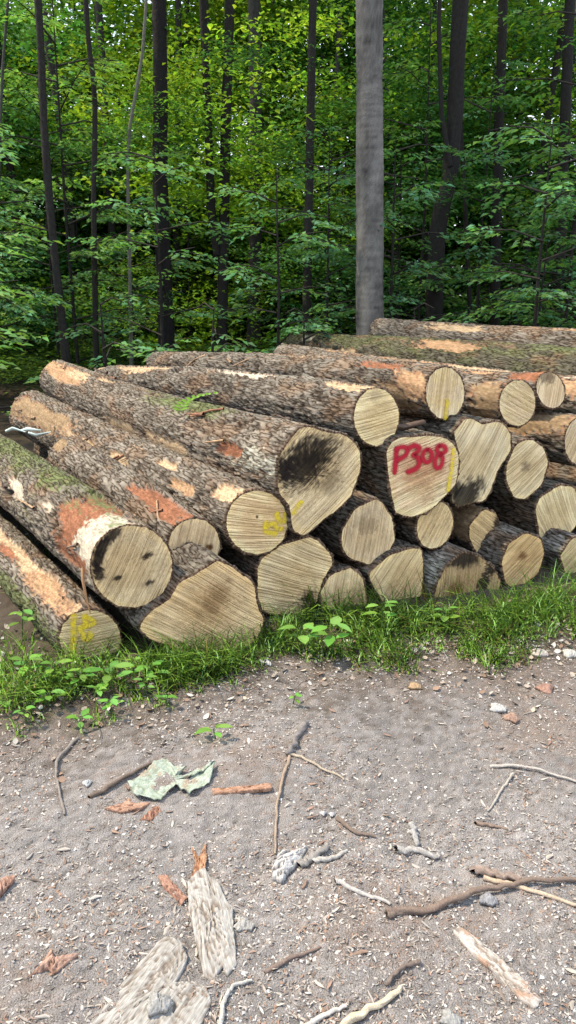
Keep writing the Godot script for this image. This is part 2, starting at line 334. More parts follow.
func bark_tex(as_normal: bool) -> NoiseTexture2D:
	var f := FastNoiseLite.new()
	f.noise_type = FastNoiseLite.TYPE_SIMPLEX_SMOOTH
	f.fractal_type = FastNoiseLite.FRACTAL_RIDGED
	f.fractal_octaves = 4
	f.fractal_gain = 0.55
	f.fractal_weighted_strength = 0.2
	f.frequency = 0.011
	f.seed = 12
	f.domain_warp_enabled = true
	f.domain_warp_amplitude = 40.0
	f.domain_warp_frequency = 0.008
	f.domain_warp_fractal_octaves = 3
	var t := NoiseTexture2D.new()
	t.width = 1024
	t.height = 1024
	t.seamless = true
	t.seamless_blend_skirt = 0.08
	t.noise = f
	t.invert = true
	t.as_normal_map = as_normal
	t.bump_strength = 16.0
	if not as_normal:
		var g := Gradient.new()
		g.offsets = PackedFloat32Array([0.0, 0.22, 0.5, 1.0])
		g.colors = PackedColorArray([Color(0.34, 0.30, 0.27), Color(0.50, 0.46, 0.43), Color(0.90, 0.89, 0.87), Color(1, 1, 1)])
		t.color_ramp = g
	return t


func wood_material(k: int) -> StandardMaterial3D:
	# a sawn face, 0.64 m across: saw marks along x, growth rings round the pith, radial checks
	var s := 448
	var n := FastNoiseLite.new()
	n.seed = 40 + k
	n.fractal_octaves = 3
	n.frequency = 1.0
	var im := Image.create(s, s, false, Image.FORMAT_RGB8)
	var hm := Image.create(s, s, false, Image.FORMAT_RGB8)
	var pitch: float = [80.0, 58.0, 115.0, 44.0][k]
	var fan: float = [0.12, 0.4, 0.03, 0.2][k]
	var light := Color(0.98, 0.765, 0.47)
	var dark := Color(0.42, 0.265, 0.14)
	for y in s:
		for x in s:
			var u := (x + 0.5) / s - 0.5
			var w := (y + 0.5) / s - 0.5
			var across := w * (1.0 + fan * u) + 0.008 * sin(u * 7.0 + k)
			var mark := n.get_noise_2d(u * 0.9, across * pitch)
			var wide := n.get_noise_2d(u * 0.7 + 9.0, across * pitch * 0.35 + 5.0)
			var groove := 1.0 - smoothstep(0.0, 0.10, absf(n.get_noise_2d(u * 0.5 - 6.0, across * pitch * 0.42)))
			var r := sqrt(u * u + w * w)
			var ring := sin(r * 420.0 + n.get_noise_2d(u * 6.0, w * 6.0) * 7.0)
			var pore := n.get_noise_2d(u * 90.0 + 31.0, w * 90.0)
			var t := clampf(0.72 + mark * 0.62 + wide * 0.45 - groove * 0.40 * (0.55 + wide) + ring * 0.05 + pore * 0.22, 0.0, 1.0)
			var a := atan2(w, u)
			var check := n.get_noise_2d(a * 5.0 + 70.0, 2.0 + r * 2.0)
			if r > 0.04 and r < 0.34 and absf(check) < 0.012:
				t *= 0.45
			var col := dark.lerp(light, t)
			var rot := smoothstep(0.08, 0.28, r)
			col = col.lerp(col * Color(0.86, 0.80, 0.72), 1.0 - rot)
			im.set_pixel(x, y, col.linear_to_srgb())
			var h := clampf(0.6 + mark * 0.6 - groove * 0.35 + pore * 0.14, 0.0, 1.0)
			hm.set_pixel(x, y, Color(h, h, h))
	hm.bump_map_to_normal_map(7.0)
	var m := plain(Color.WHITE, 0.85)
	m.albedo_texture = ImageTexture.create_from_image(im)
	m.normal_enabled = true
	m.normal_texture = ImageTexture.create_from_image(hm)
	m.normal_scale = 1.0
	m.metallic_specular = 0.25
	return m


# ---------------------------------------------------------------- meshes

func grid(p: PackedVector3Array, c: PackedColorArray, uv: PackedVector2Array, columns: int, m: Material, flip := false) -> ArrayMesh:
	# rows of `columns` vertices each
	var rows := p.size() / columns
	var ix := PackedInt32Array()
	ix.resize((rows - 1) * (columns - 1) * 6)
	var at := 0
	for r in rows - 1:
		for k in columns - 1:
			var q := r * columns + k
			var f := [q, q + 1, q + columns, q + 1, q + columns + 1, q + columns]
			if flip:
				f = [q, q + columns, q + 1, q + 1, q + columns, q + columns + 1]
			for e in 6:
				ix[at + e] = f[e]
			at += 6
	var a := []
	a.resize(Mesh.ARRAY_MAX)
	a[Mesh.ARRAY_VERTEX] = p
	a[Mesh.ARRAY_COLOR] = c
	a[Mesh.ARRAY_TEX_UV] = uv
	a[Mesh.ARRAY_INDEX] = ix
	var st := SurfaceTool.new()
	st.create_from_arrays(a)
	st.generate_normals()
	var out := st.commit()
	out.surface_set_material(0, m)
	return out


func rim_at(rim: Array, a: float) -> float:
	var f := fposmod(a / TAU, 1.0) * rim.size()
	var k := int(f)
	var t := f - k
	var n := rim.size()
	return lerpf(rim[k % n], rim[(k + 1) % n], t)


const STAIN := {"black": Color(0.025, 0.024, 0.03), "brown": Color(0.16, 0.085, 0.035), "grey": Color(0.30, 0.28, 0.29), "pink": Color(0.60, 0.22, 0.20)}
const PEEL := {"tan": Color(0.47, 0.335, 0.20), "orange": Color(0.40, 0.245, 0.135), "red": Color(0.27, 0.115, 0.062), "pale": Color(0.50, 0.425, 0.32), "brown": Color(0.29, 0.195, 0.11), "moss": Color(0.115, 0.135, 0.055), "lichen": Color(0.36, 0.35, 0.29), "green": Color(0.14, 0.22, 0.13), "cavity": Color(0.03, 0.02, 0.015)}


# One felled log: local +z points out of its sawn face, which lies at z = 0.
func make_log(at: Vector3, az: float, el: float, length: float, taper: float, rim: Array, opt: Dictionary) -> Node3D:
	var root := Node3D.new()
	put(root, "log")
	var d := Vector3(sin(deg_to_rad(az)) * cos(deg_to_rad(el)), sin(deg_to_rad(el)), -cos(deg_to_rad(az)) * cos(deg_to_rad(el)))
	var e1 := d.cross(Vector3.UP).normalized()
	root.transform = Transform3D(Basis(e1, e1.cross(d), -d), at)
	var seed_: float = opt.seed * 17.3
	var slant: float = opt.get("slant", 0.0)
	var mean := 0.0
	for r in rim:
		mean += r / rim.size()
	var step: float = opt.get("step", 0.013)
	var cols := clampi(int(TAU * mean / step), 44, 160)
	var furrow: Color = opt.get("furrow", Color(0.085, 0.065, 0.05) * (1.0 if opt.get("seen", true) else 0.7))  # furrow and ridge darkened on buried logs, painting shade into the gaps
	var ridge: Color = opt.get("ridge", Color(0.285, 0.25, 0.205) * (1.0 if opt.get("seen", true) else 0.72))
	var depth: float = opt.get("depth", 0.016)
	var patches: Array = opt.get("patches", [])
	var moss: float = opt.get("moss", 0.0)
	var p := PackedVector3Array()
	var c := PackedColorArray()
	var uv := PackedVector2Array()
	var bare := PackedFloat32Array()
	# the bark: three rows turn over the sawn edge, then rows along the log
	var ts := [-3.0, -2.0, -1.0]
	var t := 0.012
	while t < length:
		ts.append(t)
		t += step * 1.25 * maxf(1.0, (-at.z + t * 0.84) / 3.4) * (1.0 if opt.get("seen", true) or t < 0.7 else 6.0)
	ts.append(length)
	var bend_a := rng.randf() * TAU
	var bend := rng.randf_range(0.01, 0.045)
	for row in ts.size():
		var z: float = maxf(ts[row], 0.0)
		var k := smoothstep(0.0, 1.1, z)
		var off := Vector2(cos(bend_a), sin(bend_a)) * bend * sin(z / length * PI)
		for s in cols + 1:
			var a := TAU * (s % cols) / cols
			var base := rim_at(rim, a)
			base = lerpf(base, mean + (base - mean) * 0.45, k) * lerpf(1.0, taper, z / length)
			var cx := cos(a)
			var cy := sin(a)
			var q := Vector3(cx * base * 24.0 + seed_, cy * base * 24.0, z * 8.0)
			var f := fine.get_noise_3d(q.x * 2.0, q.y * 2.0, q.z * 2.0)
			var b := broad.get_noise_3d(q.x, q.y, q.z)
			var crest := absf(fine.get_noise_3d(q.x * 0.8 + b * 2.0 + 60.0, q.y * 0.8 + b * 2.0, q.z * 0.24))
			var h := smoothstep(0.0, 0.19, crest)
			var lift := (h - 0.4) * depth + f * 0.004 + b * 0.012 * k
			var col := furrow.lerp(ridge, h * (0.75 + 0.35 * f)) * (1.0 + 0.35 * b + 0.25 * f)
			var scuff := smoothstep(0.08, 0.36, broad.get_noise_3d(q.x * 0.8 + 90.0, q.y * 0.8, q.z * 1.1) + f * 0.25)
			col = col.lerp(Color(0.21, 0.135, 0.085) * (0.65 + 0.5 * h), scuff * 0.6)
			if moss > 0.0:
				var g := smoothstep(0.42, 0.95, moss + b * 0.5 + f * 0.25 + cy * 0.22 - 0.2)
				col = col.lerp(PEEL.moss * (1.0 + 0.5 * f), g * 0.8)
			var peeled := 0.0
			var nick := fine.get_noise_3d(q.x * 5.0, q.y * 5.0, q.z * 5.0)
			for e in patches:
				var da: float = absf(fposmod(rad_to_deg(a) - e[3] + 180.0, 360.0) - 180.0) / e[4]
				var dz: float = absf(z - e[1]) / e[2]
				if da < 1.6 and dz < 1.6:
					var x: float = 1.0 - sqrt(da * da * da * da + dz * dz * dz * dz) + b * 1.1 + f * 0.7 + nick * 0.3
					var g := smoothstep(-0.04, 0.10, x)
					if e[0] == "moss" or e[0] == "lichen" or e[0] == "green":
						g = smoothstep(-0.1, 0.5, x + f * 0.5) * 0.85
						col = col.lerp(PEEL[e[0]] * (0.75 + 0.5 * h + 0.4 * f), g)
					else:
						var streak := fine.get_noise_3d(q.x * 2.2, q.y * 2.2, q.z * 0.5 + 8.0)
						var tone: Color = PEEL[e[0]] * (1.0 + 0.5 * nick)
						if x < 0.2 and e[0] != "cavity":
							tone = tone.lerp(PEEL.red, 0.55)
						col = col.lerp(tone * (1.0 + 0.4 * streak + 0.25 * f), g)
						peeled = maxf(peeled, g)
						lift = lerpf(lift, (-0.06 if e[0] == "cavity" else -0.011) + streak * 0.0025, g)
			var rad := base + lift * smoothstep(-0.1, 0.25, z) + 0.003
			if row == 0:
				rad = base - 0.007
				z = 0.001
				col = Color(0.26, 0.17, 0.105) * (1.0 + f)
			elif row == 1:
				rad = base + 0.001 + 0.006 * f
				z = 0.0 + 0.008 * maxf(f, -0.3)
				col = Color(0.17, 0.105, 0.068) * (1.0 + f)
			elif row == 2:
				rad = base + 0.004 + lift * 0.5 + 0.006 * maxf(f, 0.0)
				z = 0.006 - 0.008 * f - 0.006 * b
				col = col.lerp(Color(0.13, 0.085, 0.06), 0.4)
			p.append(Vector3(cx * rad + off.x, cy * rad + off.y, -z + cx * rad * slant * (1.0 - smoothstep(0.0, 0.6, z))))
			c.append(col)
			bare.append(peeled if row > 2 else 0.0)
			uv.append(Vector2(a * mean, z))
		for s in [cols]:
			uv[uv.size() - 1].x = TAU * mean
	var whole := grid(p, c, uv, cols + 1, mats.bark, true)
	var arr := whole.surface_get_arrays(0)
	var ix: PackedInt32Array = arr[Mesh.ARRAY_INDEX]
	var bark_ix := PackedInt32Array()
	var bare_ix := PackedInt32Array()
	for k in range(0, ix.size(), 3):
		if bare[ix[k]] + bare[ix[k + 1]] + bare[ix[k + 2]] > 1.5:
			bare_ix.append_array([ix[k], ix[k + 1], ix[k + 2]])
		else:
			bark_ix.append_array([ix[k], ix[k + 1], ix[k + 2]])
	for part in 2:
		arr[Mesh.ARRAY_INDEX] = bark_ix if part == 0 else bare_ix
		if arr[Mesh.ARRAY_INDEX].size() == 0:
			continue
		var am := ArrayMesh.new()
		am.add_surface_from_arrays(Mesh.PRIMITIVE_TRIANGLES, arr)
		am.surface_set_material(0, mats.bark if part == 0 else mats.bare)
		obj("bark" if part == 0 else "bare_wood", am, root)
	# the two sawn faces
	var tone: Color = opt.get("tone", Color(0.9, 0.88, 0.82))
	var kind: Material = mats["wood%d" % (int(opt.seed) % 4)]
	for end in 2:
		var rings := 20 if end == 0 else 5
		var sp := PackedVector3Array()
		var sc := PackedColorArray()
		var su := PackedVector2Array()
		var ca := cos(deg_to_rad(opt.get("saw", 20.0)))
		var sa := sin(deg_to_rad(opt.get("saw", 20.0)))
		var pith := Vector2(rng.randf_range(-0.03, 0.03), rng.randf_range(-0.03, 0.03))
		for r in rings + 1:
			for s in cols + 1:
				var a := TAU * (s % cols) / cols
				var base := rim_at(rim, a)
				if end == 1:
					base = (mean + (base - mean) * 0.45) * taper
				var f := fine.get_noise_2d(cos(a) * 5.0 + seed_, sin(a) * 5.0)
				var rad := (base - 0.005) * r / rings + (0.004 * f if r == rings else 0.0)
				var xy := Vector2(cos(a), sin(a)) * rad
				var g := fine.get_noise_2d(xy.x * 30.0 + seed_, xy.y * 30.0)
				var col := tone * (1.0 + 0.16 * fine.get_noise_2d(xy.x * 9.0 - seed_, xy.y * 9.0)) / 1.07
				var edge := smoothstep(0.80, 0.97, float(r) / rings + 0.05 * g)
				col = col.lerp(col * Color(1.14, 1.10, 0.98), edge)
				if end == 0:
					for e in opt.get("stains", []):
						var v := Vector2(xy.x - e[1], xy.y - e[2]).rotated(-e[6])
						v.x /= e[5]
						var along := xy.rotated(-deg_to_rad(opt.get("saw", 20.0)))
						var st := fine.get_noise_2d(along.x * 12.0 + seed_, along.y * 110.0)
						var m: float = smoothstep(1.25, 0.35, v.length() / e[3] + 0.45 * st + 0.3 * g) * e[4]
						col = col.lerp(STAIN[e[0]], clampf(m, 0.0, 0.94))
				sp.append(Vector3(xy.x, xy.y, 0.002 * g + xy.x * slant if end == 0 else -length + 0.001))
				sc.append(col)
				su.append(Vector2(xy.x * ca + xy.y * sa - pith.x, -xy.x * sa + xy.y * ca - pith.y) / 0.64 + Vector2(0.5, 0.5))
		obj("cut_face", grid(sp, sc, su, cols + 1, kind, end == 0), root)
	return root


# A sprayed stroke lying on a sawn face.
func stroke(pts: Array, width: float, m: Material, parent: Node, called: String, level: float, soak: float, slant: float) -> void:
	var fat := PackedVector2Array()
	for k in pts.size() - 1:
		for e in 6:
			fat.append(pts[maxi(k, 0)].cubic_interpolate(pts[k + 1], pts[maxi(k - 1, 0)], pts[mini(k + 2, pts.size() - 1)], e / 6.0))
	fat.append(pts[pts.size() - 1])
	var p := PackedVector3Array()
	var c := PackedColorArray()
	var uv := PackedVector2Array()
	var n := fat.size()
	for k in n + 4:
		var j := clampi(k - 2, 0, n - 1)
		var dir := (fat[mini(j + 1, n - 1)] - fat[maxi(j - 1, 0)]).normalized()
		var cap: float = [0.0, 0.75][k] if k < 2 else ([0.75, 0.0][k - n - 2] if k >= n + 2 else 1.0)
		var shift: float = [-0.5, -0.35][k] if k < 2 else ([0.35, 0.5][k - n - 2] if k >= n + 2 else 0.0)
		var mid := fat[j] + dir * shift * width
		var side := dir.orthogonal() * width * 0.5 * cap
		for s in [-1.75, -1.05, -0.6, 0.6, 1.05, 1.75]:
			var rough := 1.0 + 0.35 * fine.get_noise_2d(mid.x * 140.0 + s * 9.0, mid.y * 140.0) if absf(s) >= 1.0 else 1.0
			p.append(Vector3(mid.x + side.x * s * rough, mid.y + side.y * s * rough, level + (mid.x + side.x * s * rough) * slant))
			var cover: float = [0.0, 0.45, 0.99][2 - int(absf(s) > 0.8) - int(absf(s) > 1.5)]
			cover *= soak + (1.0 - soak) * clampf(0.6 + 1.1 * fine.get_noise_2d(mid.x * 90.0 + s * 3.0, mid.y * 220.0), 0.0, 1.0)
			c.append(Color(1, 1, 1, cover))
			uv.append(Vector2(s, k))
	obj(called, grid(p, c, uv, 6, m), parent)


# A flat lump of bark, stone or lichen inside an outline on the ground.
func slab(outline: Array, base_y: float, thick: float, opt: Dictionary) -> ArrayMesh:
	var cols := 88
	var mid := Vector2.ZERO
	for q in outline:
		mid += q / outline.size()
	var ring := []
	var total := 0.0
	var lens := []
	for k in outline.size():
		lens.append(outline[k].distance_to(outline[(k + 1) % outline.size()]))
		total += lens[k]
	var k := 0
	var run := 0.0
	for s in cols:
		var want := total * s / cols
		while run + lens[k] < want:
			run += lens[k]
			k += 1
		ring.append(outline[k].lerp(outline[(k + 1) % outline.size()], (want - run) / lens[k]))
	var axis: Vector2 = opt.get("axis", Vector2(0, 1)).normalized()
	var dark: Color = opt.get("dark", Color(0.12, 0.085, 0.06))
	var light: Color = opt.get("light", Color(0.42, 0.38, 0.32))
	var rough: float = opt.get("rough", 0.5)
	var curl: float = opt.get("curl", 0.0)
	var seed_: float = opt.get("seed", 0.0)
	var rings := 20
	var p := PackedVector3Array()
	var c := PackedColorArray()
	var uv := PackedVector2Array()
	for r in rings + 3:
		for s in cols + 1:
			var f := minf(float(r) / rings, 1.0)
			var q: Vector2 = mid.lerp(ring[s % cols], f)
			var along := (q - mid).dot(axis)
			var side := (q - mid).dot(axis.orthogonal())
			var f3 := fine.get_noise_3d(along * 25.0, side * 40.0, seed_ + 4.0)
			var n1 := absf(fine.get_noise_3d(along * (1.7 if opt.get("bark", false) else 5.5) + seed_, side * 48.0 + f3 * 0.8, seed_))
			var h := smoothstep(0.0, 0.2, n1)
			var f2 := fine.get_noise_3d(along * 60.0, side * 130.0, seed_)
			var edge := fine.get_noise_2d(cos(TAU * s / cols) * 7.0 + seed_, sin(TAU * s / cols) * 7.0)
			var y: float = thick * (1.0 - rough * (1.0 - h)) * (1.0 - opt.get("dome", 0.25) * f * f) + f2 * thick * 0.12
			y += curl * f * f * (0.8 + 0.7 * edge)
			if r > rings:
				q += (q - mid).normalized() * -0.002 * (r - rings)
				y = maxf(y - thick * (0.75 if r == rings + 1 else 1.4), -0.004) if curl == 0.0 else y - 0.003 * (r - rings)
			elif r == rings:
				q += (q - mid).normalized() * 0.004 * edge
			p.append(Vector3(q.x, base_y + y, q.y))
			var col := dark.lerp(light, clampf(h + f2 * 0.5, 0.0, 1.0)) * (1.0 + 0.3 * f2)
			if opt.has("spot"):
				col = col.lerp(opt.spot, smoothstep(0.22, 0.4, broad.get_noise_2d(along * 40.0 + seed_, side * 70.0)))
			c.append(col)
			uv.append(Vector2(side + seed_, along))
	return grid(p, c, uv, cols + 1, mats.slab_bark if opt.get("bark", false) else mats.debris, false)


func twig(pts: Array, rad: float, col: Color, lift := 0.0, knots := 0.16) -> ArrayMesh:
	var g := Geo.new()
	var line := PackedVector3Array()
	var rads := PackedFloat32Array()
	var n := pts.size()
	var total := 6 * (n - 1)
	for k in total + 1:
		var j := mini(k / 6, n - 2)
		var q: Vector2 = pts[j].cubic_interpolate(pts[j + 1], pts[maxi(j - 1, 0)], pts[mini(j + 2, n - 1)], (k - j * 6) / 6.0)
		var f := float(k) / total
		q += Vector2(fine.get_noise_2d(k * 1.3, q.x * 40.0), fine.get_noise_2d(k * 1.3 + 50.0, q.y * 40.0)) * rad * 0.8
		line.append(Vector3(q.x, ground_h(q.x, q.y) + rad * 0.75 + lift * sin(f * PI) , q.y))
		rads.append(rad * (1.0 - 0.45 * f))
	g.tube(line, rads, 8, col, knots, pts[0].x * 50.0)
	return g.mesh(mats.debris)


# ---------------------------------------------------------------- ground

func ground_h(x: float, z: float) -> float:
	var h := broad.get_noise_2d(x * 6.0, z * 6.0) * 0.020 + fine.get_noise_2d(x * 9.0, z * 9.0) * 0.008
	if z > -3.4:
		h -= 0.012 * smoothstep(-3.4, -2.6, z)
	else:
		h += broad.get_noise_2d(x * 0.7 + 40.0, z * 0.7) * 0.10 * smoothstep(-9.0, -14.0, z)
	return h


func ground_top(x: float, z: float) -> float:   # with the crumbs and clods of the near track
	return ground_h(x, z) + 0.005 * fine.get_noise_2d(x * 75.0, z * 75.0) + 0.004 * fine.get_noise_2d(x * 31.0 + 7.0, z * 31.0)


func grass_edge(x: float) -> float:   # z of the front edge of the verge
	return lerpf(-2.72, -3.22, smoothstep(-1.0, 0.1, x)) - 0.25 * smoothstep(0.9, 1.8, x) + 0.14 * fine.get_noise_2d(x * 5.0, 7.0)


func lines(from: float, dense_from: float, dense_to: float, to: float, step: float) -> PackedFloat32Array:
	var out := PackedFloat32Array()
	var below := []
	var v := dense_from
	var s := step
	while v > from:
		s *= 1.22
		v -= s
		below.append(v)
	below.reverse()
	for b in below:
		out.append(b)
	v = dense_from
	while v < dense_to:
		out.append(v)
		v += step
	s = step
	while v < to:
		out.append(v)
		s *= 1.22
		v += s
	out.append(to)
	return out


func make_ground() -> void:
	var xs := lines(-160.0, -1.7, 2.0, 160.0, 0.016)
	var zs := lines(-160.0, -3.7, -1.15, 120.0, 0.016)
	var p := PackedVector3Array()
	var c := PackedColorArray()
	var uv := PackedVector2Array()
	for z in zs:
		for x in xs:
			var y := ground_h(x, z)
			var e := grass_edge(x)
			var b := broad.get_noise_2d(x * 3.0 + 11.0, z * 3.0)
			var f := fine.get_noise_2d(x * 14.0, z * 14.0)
			var road := Color(0.31, 0.285, 0.27) * (1.0 + 0.30 * b + 0.30 * f + 0.35 * broad.get_noise_2d(x * 1.3 + 5.0, z * 1.6))  # the widest noise paints soft dappled shade into the dirt tone
			if z > -3.6 and z < -1.0 and absf(x) < 2.5:
				var crumb := fine.get_noise_2d(x * 75.0, z * 75.0)
				var clod := fine.get_noise_2d(x * 31.0 + 7.0, z * 31.0)
				y += 0.005 * crumb + 0.004 * clod
				road = road * (1.0 + 0.38 * crumb + 0.30 * clod)
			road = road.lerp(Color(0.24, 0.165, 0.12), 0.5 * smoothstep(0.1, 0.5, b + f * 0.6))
			var soil := Color(0.13, 0.10, 0.072) * (1.0 + 0.4 * f)
			var floor_ := Color(0.075, 0.052, 0.032) * (1.0 + 0.5 * f)
			var col := road.lerp(Color(0.20, 0.155, 0.12) * (1.0 + 0.4 * f), 0.75 * smoothstep(0.55, 0.0, z - e + 0.35 * f + 0.25 * b))
			col = col.lerp(soil, smoothstep(0.12, -0.12, z - e + 0.1 * f))
			col = col.lerp(floor_, smoothstep(-4.5, -8.0, z))
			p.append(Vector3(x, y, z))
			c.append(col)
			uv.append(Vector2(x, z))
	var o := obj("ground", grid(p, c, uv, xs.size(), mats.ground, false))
	tag(o, "grey dirt track with a soil verge and forest floor behind", "", "", "structure")


# ---------------------------------------------------------------- foliage

func leaf_tone(base: Color) -> Color:
	var k := rng.randf_range(0.7, 1.35)
	return Color(base.r * k * rng.randf_range(0.8, 1.3), base.g * k, base.b * k * rng.randf_range(0.7, 1.2))


func spray(g: Geo, w: Geo, at: Vector3, dir: Vector3, length: float, leaf: float, base: Color) -> void:
	# a flat fan of leaves on one twig with side twigs, as beeches hold them
	var side := dir.cross(Vector3.UP).normalized()
	var tone := base * rng.randf_range(0.75, 1.25)
	var n := int(length / (leaf * 0.62))
	var end := at + dir * length - Vector3.UP * length * 0.12
	w.tube(PackedVector3Array([at, (at + end) * 0.5 + Vector3.UP * 0.02, end]), PackedFloat32Array([0.006, 0.004, 0.002]), 3, Color(0.05, 0.04, 0.03))
	for k in n:
		var t := (k + 0.5) / n
		var q := at + dir * length * t - Vector3.UP * length * 0.12 * t * t
		var reach := 0.42 * length * (1.0 - 0.75 * t)
		for s in [-1.0, 1.0]:
			var sd: Vector3 = (dir * 0.75 + side * s).normalized()
			var m := maxi(1, int(reach / (leaf * 0.75)))
			for j in m:
				var lp: Vector3 = q + sd * reach * (j + rng.randf() * 0.7) / m + Vector3(0, rng.randf_range(-0.05, 0.03) - 0.14 * reach * j / m, 0)
				var ld: Vector3 = (sd + side * rng.randf_range(-0.6, 0.6) + dir * rng.randf_range(-0.3, 0.6) - Vector3.UP * rng.randf_range(0.0, 0.35)).normalized()
				var up := (Vector3.UP + Vector3(rng.randf_range(-0.55, 0.55), 0, rng.randf_range(-0.55, 0.55))).normalized()
				g.leaf(lp, ld, up, leaf * rng.randf_range(0.75, 1.25), leaf * rng.randf_range(0.5, 0.72), leaf_tone(tone))


func understory(height: float, reach: float, leaf: float, base: Color, bottom := 0.12) -> Array:
	# [leaves, branches] of a young beech: branches in layers round a stem that the trunk provides
	var g := Geo.new()
	var w := Geo.new()
	var y := height * bottom
	var turn := rng.randf() * TAU
	while y < height:
		var f := y / height
		var long := reach * (1.0 - 0.6 * f * f) * rng.randf_range(0.6, 1.15)
		turn += 2.4 + rng.randf_range(-0.4, 0.4)
		var d := Vector3(cos(turn), rng.randf_range(0.02, 0.28), sin(turn)).normalized()
		var start := Vector3(0, y, 0)
		var end := start + d * long
		w.tube(PackedVector3Array([start, start.lerp(end, 0.5) + Vector3.UP * 0.06, end]), PackedFloat32Array([0.014, 0.009, 0.004]), 4, Color(0.05, 0.042, 0.034))
		var m := int(long / 0.26)
		var flat := Vector3(d.x, 0, d.z).normalized()
		for k in m:
			var t := 0.22 + 0.78 * (k + rng.randf() * 0.6) / m
			var s := (flat + flat.cross(Vector3.UP) * (1.0 if k % 2 else -1.0) * rng.randf_range(0.5, 1.1)).normalized()
			spray(g, w, start.lerp(end, t) + Vector3.UP * rng.randf_range(-0.05, 0.09), (s + Vector3.UP * rng.randf_range(-0.25, 0.18)).normalized(), rng.randf_range(0.35, 0.65), leaf, base)
		y += rng.randf_range(0.14, 0.34) * (0.8 + height * 0.05)
	return [g.mesh(mats.leaf), w.mesh(mats.trunk)]


func leaf_cloud(size: Vector3, count: int, leaf: float, clumps: int, base: Color, m: Material = null) -> ArrayMesh:
	var g := Geo.new()
	for k in clumps:
		var a := rng.randf() * TAU
		var e := rng.randf_range(-1.0, 1.0)
		var r := pow(rng.randf(), 0.4)
		var mid := Vector3(cos(a) * sqrt(1.0 - e * e), e, sin(a) * sqrt(1.0 - e * e)) * r * size
		var tone := base * rng.randf_range(0.6, 1.35)
		var spread := size.x * rng.randf_range(0.22, 0.4)
		for j in count / clumps:
			var q := mid + Vector3(rng.randfn() * spread, rng.randfn() * spread * 0.2, rng.randfn() * spread)
			var b := rng.randf() * TAU
			var d := Vector3(cos(b), rng.randf_range(-0.5, 0.1), sin(b)).normalized()
			var up := (Vector3.UP + Vector3(rng.randf_range(-0.5, 0.5), 0, rng.randf_range(-0.5, 0.5))).normalized()
			g.leaf(q, d, up, leaf * rng.randf_range(0.7, 1.3), leaf * rng.randf_range(0.5, 0.75), leaf_tone(tone))
	return g.mesh(m if m else mats.leaf)


func trunk_mesh(pts: Array, depth: float, base: float, col: Color, top: float, smooth := false) -> ArrayMesh:
	# pts run from the top of what is seen to the bottom; the stem goes on up to `top` and down into the soil
	var line := []
	var low: Vector2 = pts[pts.size() - 1]
	var before: Vector2 = pts[pts.size() - 2]
	var slope := clampf((before.x - low.x) / (before.y - low.y), -0.12, 0.12)
	line.append(Vector2(low.x - slope * (low.y + 0.15), -0.15))
	for k in range(pts.size() - 1, -1, -1):
		line.append(pts[k])
	var hi: Vector2 = pts[0]
	var lean := clampf((hi.x - low.x) / (hi.y - low.y), -0.15, 0.15)
	line.append(Vector2(hi.x + lean * (top - hi.y) * 0.5, (hi.y + top) * 0.5))
	line.append(Vector2(hi.x + lean * (top - hi.y), top))
	var v := PackedVector3Array()
	var r := PackedFloat32Array()
	for k in line.size() - 1:
		var m := maxi(2, int((line[k + 1].y - line[k].y) / (0.03 if smooth and line[k].y < 7.0 else 0.22)))
		for e in m:
			var q: Vector2 = line[k].cubic_interpolate(line[k + 1], line[maxi(k - 1, 0)], line[mini(k + 2, line.size() - 1)], float(e) / m)
			v.append(Vector3(q.x, q.y, -depth))
			var flare := 1.0 + 0.55 * exp(-maxf(q.y, 0.0) * 2.6)
			r.append(base * 0.5 * flare * lerpf(1.03, 0.45, clampf(q.y / top, 0.0, 1.0)) * (1.0 + 0.04 * broad.get_noise_2d(q.y * 9.0, depth)))
	var foot := v[0]
	foot.y = 0.0
	for k in v.size():
		v[k] -= foot
	var g := Geo.new()
	g.tube(v, r, 48 if smooth else 12, col, 0.012 if smooth else 0.09, depth)
	if smooth:
		# grey patches and thin cross bands in the bark
		for k in g.v.size():
			var q := g.v[k]
			var b := broad.get_noise_3d(q.x * 14.0, q.y * 4.0, q.z * 14.0)
			var fold := fine.get_noise_3d(q.x * 3.0, q.y * 16.0, q.z * 3.0)
			var blot := smoothstep(0.12, 0.4, broad.get_noise_3d(q.x * 20.0 + 7.0, q.y * 9.0, q.z * 20.0))
			var scar := smoothstep(0.30, 0.46, fine.get_noise_3d(q.x * 5.0 + 40.0, q.y * 9.0, q.z * 5.0))
			g.v[k] += g.n[k] * (0.004 * fold + 0.012 * b - 0.003 * scar)
			g.c[k] = (g.c[k] * (1.0 + 0.55 * b + 0.40 * fold + 0.35 * fine.get_noise_3d(q.x * 30.0, q.y * 30.0, q.z * 30.0))).lerp(Color(0.30, 0.30, 0.27), blot * 0.18).lerp(Color(0.06, 0.055, 0.05), scar * 0.22)
	return g.mesh(mats.smooth_trunk if smooth else mats.trunk)


func tree(label: String, pts: Array, depth: float, base: float, col: Color, top: float, crown: ArrayMesh, size: float, group := "", smooth := false) -> Node3D:
	var root := Node3D.new()
	put(root, "beech_tree" if smooth else "forest_tree")
	var low: Vector2 = pts[pts.size() - 1]
	var before: Vector2 = pts[pts.size() - 2]
	var slope := clampf((before.x - low.x) / (before.y - low.y), -0.12, 0.12)
	root.position = Vector3(low.x - slope * (low.y + 0.15), 0, -depth)
	obj("trunk", trunk_mesh(pts, depth, base, col, top, smooth), root)
	var hi: Vector2 = pts[0]
	var lean := clampf((hi.x - low.x) / (hi.y - low.y), -0.15, 0.15)
	var cr := obj("crown", crown, root)
	cr.position = Vector3(hi.x + lean * (top - hi.y) - root.position.x, top - 1.5, 0)
	cr.rotation.y = rng.randf() * TAU
	cr.scale = Vector3.ONE * size
	tag(root, label, "tree", group)
	return root


